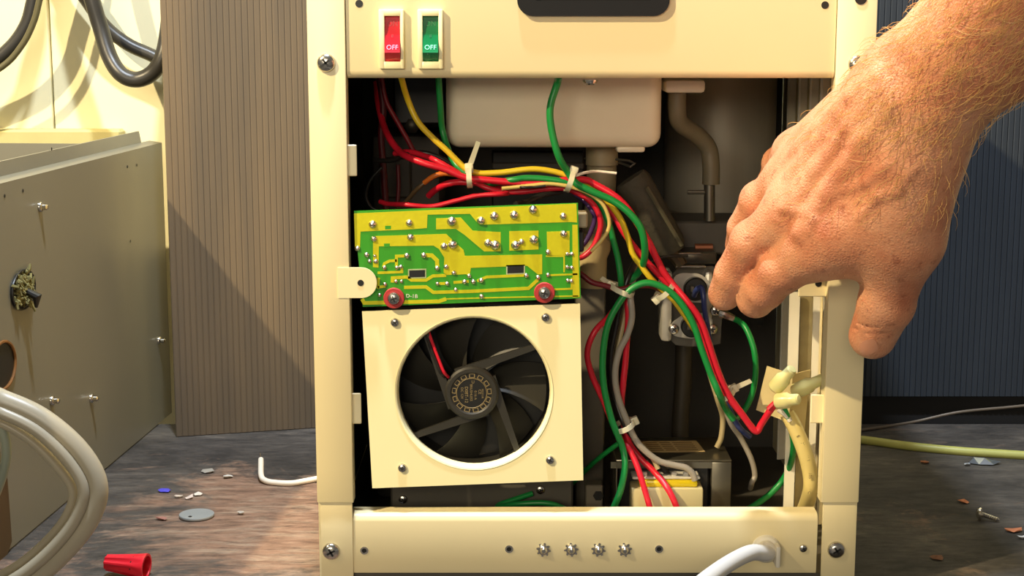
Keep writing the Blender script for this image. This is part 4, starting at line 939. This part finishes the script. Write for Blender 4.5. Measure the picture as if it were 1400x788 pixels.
for nm, pts in (('white', [(1064, 560), (1076, 569), (1080, 576)]), ('green', [(1070, 552), (1074, 562), (1078, 572)]), ('red', [(1050, 560), (1058, 552), (1066, 546)])):
    mb = MB(); mb.tube(spline([P(x, y, .018) for x, y in pts], 6), .0013, 8); part('core', mb, W[nm], sup, nm + ' core of the supply cable')

# ================================================================== POWER CORD
pc = thing('power_cord', 'white power cord leaving the bottom panel through a strain relief', 'cord', P(1050, 752, 0))
gc = P(1047, 750, .0026)
mb = MB(); mb.lathe([(.0072, 0), (.0070, .0018), (.0062, .003), (.0048, .0034), (.0048, .0075), (.0040, .0085)], facing(gc, (-.1, -1, .1)), 28); part('strain_relief', mb, white_p, pc)
mb = MB(); mb.box(gc.x + .0035, gc.x + .0058, gc.y - .010, gc.y, gc.z - .007, gc.z + .004, .0008, 2); part('clamp', mb, white_p, pc)
mb = MB(); mb.tube(spline([gc + Vector((0, .001, 0)), gc + Vector((-.001, -.009, .0005)), P(1028, 756, -.018), P(1005, 766, -.034), P(980, 782, -.055), P(950, 806, -.085), P(905, 850, -.13), Vector((.035, -.235, .020)), Vector((-.01, -.33, .0054)), Vector((-.09, -.43, .0054)), Vector((-.2, -.5, .0054))], 9), .0040, 18); part('cord', mb, mat('white_cord', (246, 243, 236), .35, var=.01), pc)

# ================================================================== PERSON: right hand and forearm
V = lambda p: np.array(p[:], float)
def J(px, py, Y): return V(P(px, py, Y))
CH = {}
wr_u, wr_r = J(1236, 110, -.080), J(1268, 146, -.084)        # little-finger side and thumb side of the wrist
mcp = {'index': J(1116, 334, -.050), 'middle': J(1086, 286, -.044), 'ring': J(1084, 243, -.028), 'little': J(1090, 210, -.010)}
chains = {
    'index':  [mcp['index'], J(1070, 368, -.038), J(1045, 394, -.028), J(1033, 409, -.021)],
    'middle': [mcp['middle'], J(1029, 331, -.029), J(1003, 375, -.017), J(991, 402, -.009)],
    'ring':   [mcp['ring'], J(1038, 274, -.014), J(1017, 312, -.002), J(1011, 336, .008)],
    'little': [mcp['little'], J(1066, 224, .016), J(1056, 248, .034), J(1054, 268, .048)]}
radii = {'index': [.0118, .0109, .0103, .0094], 'middle': [.0114, .0102, .0092, .0083], 'ring': [.0102, .0088, .0080, .0072], 'little': [.0094, .0082, .0074, .0064]}
thumb = [J(1247, 222, -.078), J(1237, 328, -.070), J(1212, 415, -.056), J(1193, 459, -.047)]
thumb_r = [.0175, .0165, .0122, .0112]

def cone(Pt, a, b, r1, r2):
    ba = b - a; pa = Pt - a; h = np.clip(pa @ ba / (ba @ ba), 0, 1)
    return np.sqrt(((pa - h[:, None] * ba) ** 2).sum(1)) - (r1 + (r2 - r1) * h)
def ball(Pt, c, r): return np.sqrt(((Pt - c) ** 2).sum(1)) - r
def smin(a, b, k):
    h = np.maximum(k - np.abs(a - b), 0) / k; return np.minimum(a, b) - h * h * k * .25
creases = []
ridges = []      # filled after a first pass: (points, radius)
def sdf(Pt, detail=True):
    # forearm, two bones wide
    e_u, e_r = J(1540, -136, -.150), J(1562, -106, -.158)
    e_u = wr_u + (e_u - wr_u) * 1.6; e_r = wr_r + (e_r - wr_r) * 1.6          # on towards the elbow
    d = cone(Pt, wr_u, e_u, .0172, .0440); d = smin(d, cone(Pt, wr_r, e_r, .0180, .0440), .015)
    d = smin(d, cone(Pt, (wr_u + wr_r) / 2, (e_u + e_r) / 2, .0175, .0440), .01)
    names = ['little', 'ring', 'middle', 'index']
    palm = d
    for i, n in enumerate(names):
        w = wr_u + (wr_r - wr_u) * (i / 3 * .92 + .02)
        palm = smin(palm, cone(Pt, w, mcp[n], .0165, .0118 - .0012 * (n == 'little')), .013)
    # flesh on the palm side, heel of the little finger
    palm = smin(palm, cone(Pt, (wr_u + wr_r) / 2 + np.array([0, .012, -.008]), (mcp['middle'] + mcp['index']) / 2 + np.array([.008, .012, -.006]), .017, .012), .012)
    # thumb with its fleshy base and the web
    palm = smin(palm, cone(Pt, wr_r, thumb[0], .0185, thumb_r[0]), .016)
    palm = smin(palm, cone(Pt, thumb[0], thumb[1], .0178, .0160), .016)
    palm = smin(palm, cone(Pt, J(1150, 318, -.060), J(1228, 290, -.073), .0150, .016), .014)
    palm = smin(palm, cone(Pt, J(1118, 344, -.048), J(1216, 338, -.064), .0110, .0125), .010)
    th = smin(cone(Pt, thumb[1], thumb[2], .0146, .0120), cone(Pt, thumb[2], thumb[3], .0124, .0108), .003)
    th = smin(th, ball(Pt, thumb[2], .0122), .002)
    th = smin(th, ball(Pt, thumb[1], .0146), .003)
    out = smin(palm, th, .008)
    fing = None
    for n in names:
        c, r = chains[n], radii[n]; f = None
        for i in range(3):
            q = cone(Pt, c[i], c[i + 1], r[i] * .97, r[i + 1] * .97); f = q if f is None else smin(f, q, .002)
        f = smin(f, ball(Pt, c[1], r[1] * .97), .003)          # knuckles
        fing = f if fing is None else smin(fing, f, .0010)
    out = smin(out, fing, .009)
    if detail:
        for a, b, r, k in ridges:
            out = smin(out, cone(Pt, a, b, r, r), k)
        for a, b, r in creases:
            out = np.maximum(out, r * .6 - cone(Pt, a, b, 0, 0))     # shallow groove where the skin folds
    return out
def grad(Pt, detail=True, e=3e-4):
    g = np.stack([sdf(Pt + np.eye(3)[i] * e, detail) - sdf(Pt - np.eye(3)[i] * e, detail) for i in range(3)], 1)
    return g / np.maximum(np.linalg.norm(g, axis=1, keepdims=True), 1e-9)
def march(pix, detail=True):
    D = np.array([V(ray(x, y).normalized()) for x, y in pix]); T = np.full(len(D), .45); o = V(CAM)
    best = np.full(len(D), 9.); bt = T.copy()
    for _ in range(80):
        d = sdf(o + D * T[:, None], detail); m_ = np.abs(d) < best; best[m_] = np.abs(d)[m_]; bt[m_] = T[m_]
        T = np.minimum(T + .8 * d, 1.5)
    p = o + D * bt[:, None]
    for _ in range(6): p = p - grad(p, detail) * sdf(p, detail)[:, None]     # grazing rays settle on the nearest skin
    return p, best < .001
# tendons and veins, raised under the skin of the back of the hand
lines = [([(1092, 318), (1130, 262), (1178, 190), (1216, 140)], .0030, .0050), ([(1082, 278), (1114, 232), (1160, 172), (1205, 118)], .0030, .0050), ([(1080, 236), (1110, 200), (1150, 154), (1196, 100)], .0028, .0045), ([(1086, 204), (1116, 174), (1160, 128)], .0026, .0045),
         ([(1068, 284), (1084, 288), (1104, 290), (1120, 280), (1136, 266), (1156, 258), (1184, 250), (1210, 226)], .0018, .0025), ([(1104, 290), (1112, 300), (1106, 316)], .0014, .0025), ([(1090, 196), (1104, 216), (1098, 240), (1080, 262)], .0015, .0025), ([(1176, 296), (1200, 270), (1226, 262), (1250, 230)], .0014, .003),
         ([(1120, 168), (1136, 190), (1164, 196), (1196, 186)], .0015, .0025)]
allp = [q for l in lines for q in l[0]]
hp, ok = march(allp, False); hn = grad(hp, False); i0 = 0; rl = []
for pts, r, k_ in lines:
    m_ = len(pts)
    for i in range(m_ - 1):
        sink = r * .72
        rl.append((hp[i0 + i] - hn[i0 + i] * sink, hp[i0 + i + 1] - hn[i0 + i + 1] * sink, r, k_))
    i0 += m_
ridges = rl
cl = [[(1168, 440), (1192, 448), (1218, 446)], [(1166, 449), (1190, 457), (1212, 456)]]
cpnt, ok = march([q for l in cl for q in l], True); i0 = 0; cr_ = []
for l in cl:
    for i in range(len(l) - 1): cr_.append((cpnt[i0 + i], cpnt[i0 + i + 1], .0009))
    i0 += len(l)
creases = cr_

# surface nets over a sparse grid
lo = np.array([.075, -.270, .085]); hi = np.array([.440, .070, .470]); hstep = .0013
dim = np.ceil((hi - lo) / hstep).astype(int)
cs = 6; cd = np.ceil(dim / cs).astype(int) + 1
ci = np.stack(np.meshgrid(*[np.arange(n) for n in cd], indexing='ij'), -1).reshape(-1, 3)
cv = sdf(lo + (ci + .5) * cs * hstep).reshape(cd).astype(np.float32)
act = np.abs(cv) < cs * hstep * .87 + .004
full = np.repeat(np.repeat(np.repeat(cv, cs, 0), cs, 1), cs, 2)
mask = np.repeat(np.repeat(np.repeat(act, cs, 0), cs, 1), cs, 2)
idx = np.argwhere(mask); vals = full.astype(np.float32)
for s in range(0, len(idx), 300000):
    q = idx[s:s + 300000]; vals[q[:, 0], q[:, 1], q[:, 2]] = sdf(lo + q * hstep)
# close the body at the grid border (outside the picture)
for a in range(3):
    sl = [slice(None)] * 3
    for e in (0, -1): sl[a] = e; vals[tuple(sl)] = np.maximum(vals[tuple(sl)], .001)
ins = vals < 0
n0, n1, n2 = vals.shape
corner = [(i, j, k_) for i in (0, 1) for j in (0, 1) for k_ in (0, 1)]
cnt = sum(ins[i:n0 - 1 + i, j:n1 - 1 + j, k_:n2 - 1 + k_].astype(np.int8) for i, j, k_ in corner)
cells = np.argwhere((cnt > 0) & (cnt < 8))
acc = np.zeros((len(cells), 3)); num = np.zeros(len(cells))
for c1 in corner:
    for a in range(3):
        if c1[a]: continue
        c2 = list(c1); c2[a] = 1; c2 = tuple(c2)
        v1 = vals[tuple((cells + c1).T)]; v2 = vals[tuple((cells + c2).T)]
        cr = (v1 < 0) != (v2 < 0); t = np.where(cr, v1 / np.where(cr, v1 - v2, 1), 0)
        p = cells + np.array(c1) + t[:, None] * (np.array(c2) - np.array(c1))
        acc[cr] += p[cr]; num[cr] += 1
verts = lo + acc / num[:, None] * hstep
for _ in range(2):
    verts = verts - grad(verts) * np.clip(sdf(verts), -.0006, .0006)[:, None] * .8
cid = np.full((n0, n1, n2), -1, np.int32); cid[tuple(cells.T)] = np.arange(len(cells))
faces = []
for a in range(3):
    b_, c_ = (a + 1) % 3, (a + 2) % 3
    s1 = [slice(None)] * 3; s2 = [slice(None)] * 3; s1[a] = slice(0, -1); s2[a] = slice(1, None)
    x = ins[tuple(s1)] != ins[tuple(s2)]
    e = np.argwhere(x); e = e[(e[:, b_] > 0) & (e[:, c_] > 0)]
    fl = ins[tuple(e.T)]
    ob = np.zeros(3, int); ob[b_] = 1; oc = np.zeros(3, int); oc[c_] = 1
    q = np.stack([cid[tuple((e - ob - oc).T)], cid[tuple((e - oc).T)], cid[tuple(e.T)], cid[tuple((e - ob).T)]], 1)
    q[~fl] = q[~fl][:, ::-1]; faces.append(q)
faces = np.concatenate(faces); faces = faces[(faces >= 0).all(1)]

sk = bpy.data.materials.new('skin'); sk.use_nodes = True; nt = sk.node_tree; B = nt.nodes['Principled BSDF']
tc = nt.nodes.new('ShaderNodeTexCoord')
def nz(scale, det=4, rough=.6):
    n = nt.nodes.new('ShaderNodeTexNoise'); n.inputs['Scale'].default_value = scale; n.inputs['Detail'].default_value = det; n.inputs['Roughness'].default_value = rough
    nt.links.new(tc.outputs['Object'], n.inputs['Vector']); return n.outputs['Fac']
def rp(src, stops):
    r = nt.nodes.new('ShaderNodeValToRGB'); el = r.color_ramp.elements
    while len(el) < len(stops): el.new(.5)
    for q, (p_, c) in zip(el, stops): q.position = p_; q.color = (*lin(c), 1)
    nt.links.new(src, r.inputs['Fac']); return r.outputs['Color']
c1 = rp(nz(38, 5), [(.28, (190, 116, 84)), (.5, (212, 146, 110)), (.72, (226, 168, 132))])
c2 = rp(nz(170, 5, .7), [(.32, (150, 92, 62)), (.42, (255, 255, 255)), (.7, (255, 250, 244))])
mx = nt.nodes.new('ShaderNodeMix'); mx.data_type = 'RGBA'; mx.blend_type = 'MULTIPLY'; mx.inputs['Factor'].default_value = .45
nt.links.new(c1, mx.inputs['A']); nt.links.new(c2, mx.inputs['B']); nt.links.new(mx.outputs['Result'], B.inputs['Base Color'])
B.inputs['Roughness'].default_value = .46; B.inputs['Subsurface Weight'].default_value = .12
B.inputs['Subsurface Radius'].default_value = (.006, .002, .001); B.inputs['Subsurface Scale'].default_value = 1
vor = nt.nodes.new('ShaderNodeTexVoronoi'); vor.feature = 'DISTANCE_TO_EDGE'; vor.inputs['Scale'].default_value = 620
dn = nt.nodes.new('ShaderNodeMapping'); nt.links.new(tc.outputs['Object'], dn.inputs['Vector']); nt.links.new(dn.outputs['Vector'], vor.inputs['Vector'])
ad = nt.nodes.new('ShaderNodeMath'); ad.operation = 'ADD'; nt.links.new(nz(260, 5, .7), ad.inputs[0]); nt.links.new(vor.outputs['Distance'], ad.inputs[1])
bp = nt.nodes.new('ShaderNodeBump'); bp.inputs['Strength'].default_value = .36; bp.inputs['Distance'].default_value = .0012
nt.links.new(ad.outputs[0], bp.inputs['Height']); nt.links.new(bp.outputs['Normal'], B.inputs['Normal'])

loc = Vector(verts.mean(0)); me = bpy.data.meshes.new('person')
me.from_pydata((verts - np.array(loc)).tolist(), [], faces.tolist()); me.materials.append(sk)
bm = bmesh.new(); bm.from_mesh(me); bmesh.ops.recalc_face_normals(bm, faces=bm.faces); bm.to_mesh(me); bm.free(); me.shade_smooth()
person = bpy.data.objects.new('person', me); C.objects.link(person); person.location = loc
person['label'] = 'bare right hand and hairy forearm reaching in from the upper right, fingers at the thermostats'; person['category'] = 'person'
ORG[person] = loc

# thumb nail, a thin plate lying on the tip of the thumb
mb = MB(); gx = 9; px_ = []
for iu in range(gx):
    for iv in range(gx):
        u, v = (iu / (gx - 1) - .5) * 2, (iv / (gx - 1) - .5) * 2
        s = 1 - .22 * v * v * (1 if u > -.2 else .4); a = .42
        x, y = u * 12 * (1 - .18 * v * v), v * 10 * (1 - .16 * u * u)
        px_.append((1188 + x * math.cos(a) + y * math.sin(a), 474 - x * math.sin(a) + y * math.cos(a)))
tn, okn = march(px_); tnn = grad(tn)
top = tn + tnn * .00045; low = tn - tnn * .0004; m_ = len(top)
fs = []
for u in range(gx - 1):
    for v in range(gx - 1):
        q = (u * gx + v, u * gx + v + 1, (u + 1) * gx + v + 1, (u + 1) * gx + v); fs += [q, tuple(m_ + k_ for k_ in q[::-1])]
rim = [v for v in range(gx)] + [u * gx + gx - 1 for u in range(1, gx)] + [(gx - 1) * gx + v for v in range(gx - 2, -1, -1)] + [u * gx for u in range(gx - 2, 0, -1)]
for k_ in range(len(rim)): a_, b_ = rim[k_], rim[(k_ + 1) % len(rim)]; fs.append((a_, m_ + a_, m_ + b_, b_))
mb.add(list(top) + list(low), fs)
part('thumbnail', mb, mat('nail', (214, 150, 118), .3, var=.05, scale=120, sss=.1), person, 'pale pinkish thumbnail', smooth=60)
# golden hairs on forearm and hand
hm = mat('golden_hair', (222, 176, 112), .35, var=.2, scale=300)
pix = []
while len(pix) < 1500:
    x, y = rng.uniform(1080, 1420), rng.uniform(-30, 300)
    if x < 1180 and rng.uniform() < .55: continue
    if y > 190 and rng.uniform() < .75: continue
    pix.append((x, y))
pp, ok = march(pix); pp = pp[ok]; nn = grad(pp)
axd = wr_u - J(1400, 10, -.12); axd = axd / np.linalg.norm(axd)
mb = MB()
for p, n in zip(pp, nn):
    t = axd + rng.normal(0, .42, 3) + np.array([0, 0, -.25]); t = t - n * (t @ n); t /= np.linalg.norm(t)
    L = rng.uniform(.004, .0115); b2 = rng.normal(0, .25, 3)
    pts = [p - n * .0003, p + t * L * .35 + n * L * .22, p + t * L * .7 + n * L * .28 + b2 * L * .1, p + t * L + n * L * .2 + b2 * L * .3]
    mb.tube(pts, [.00011, .0001, .00008, .00003], 3, False)
part('arm_hair', mb, hm, person, 'fine golden hairs on the forearm and hand', kind='stuff', smooth=60)
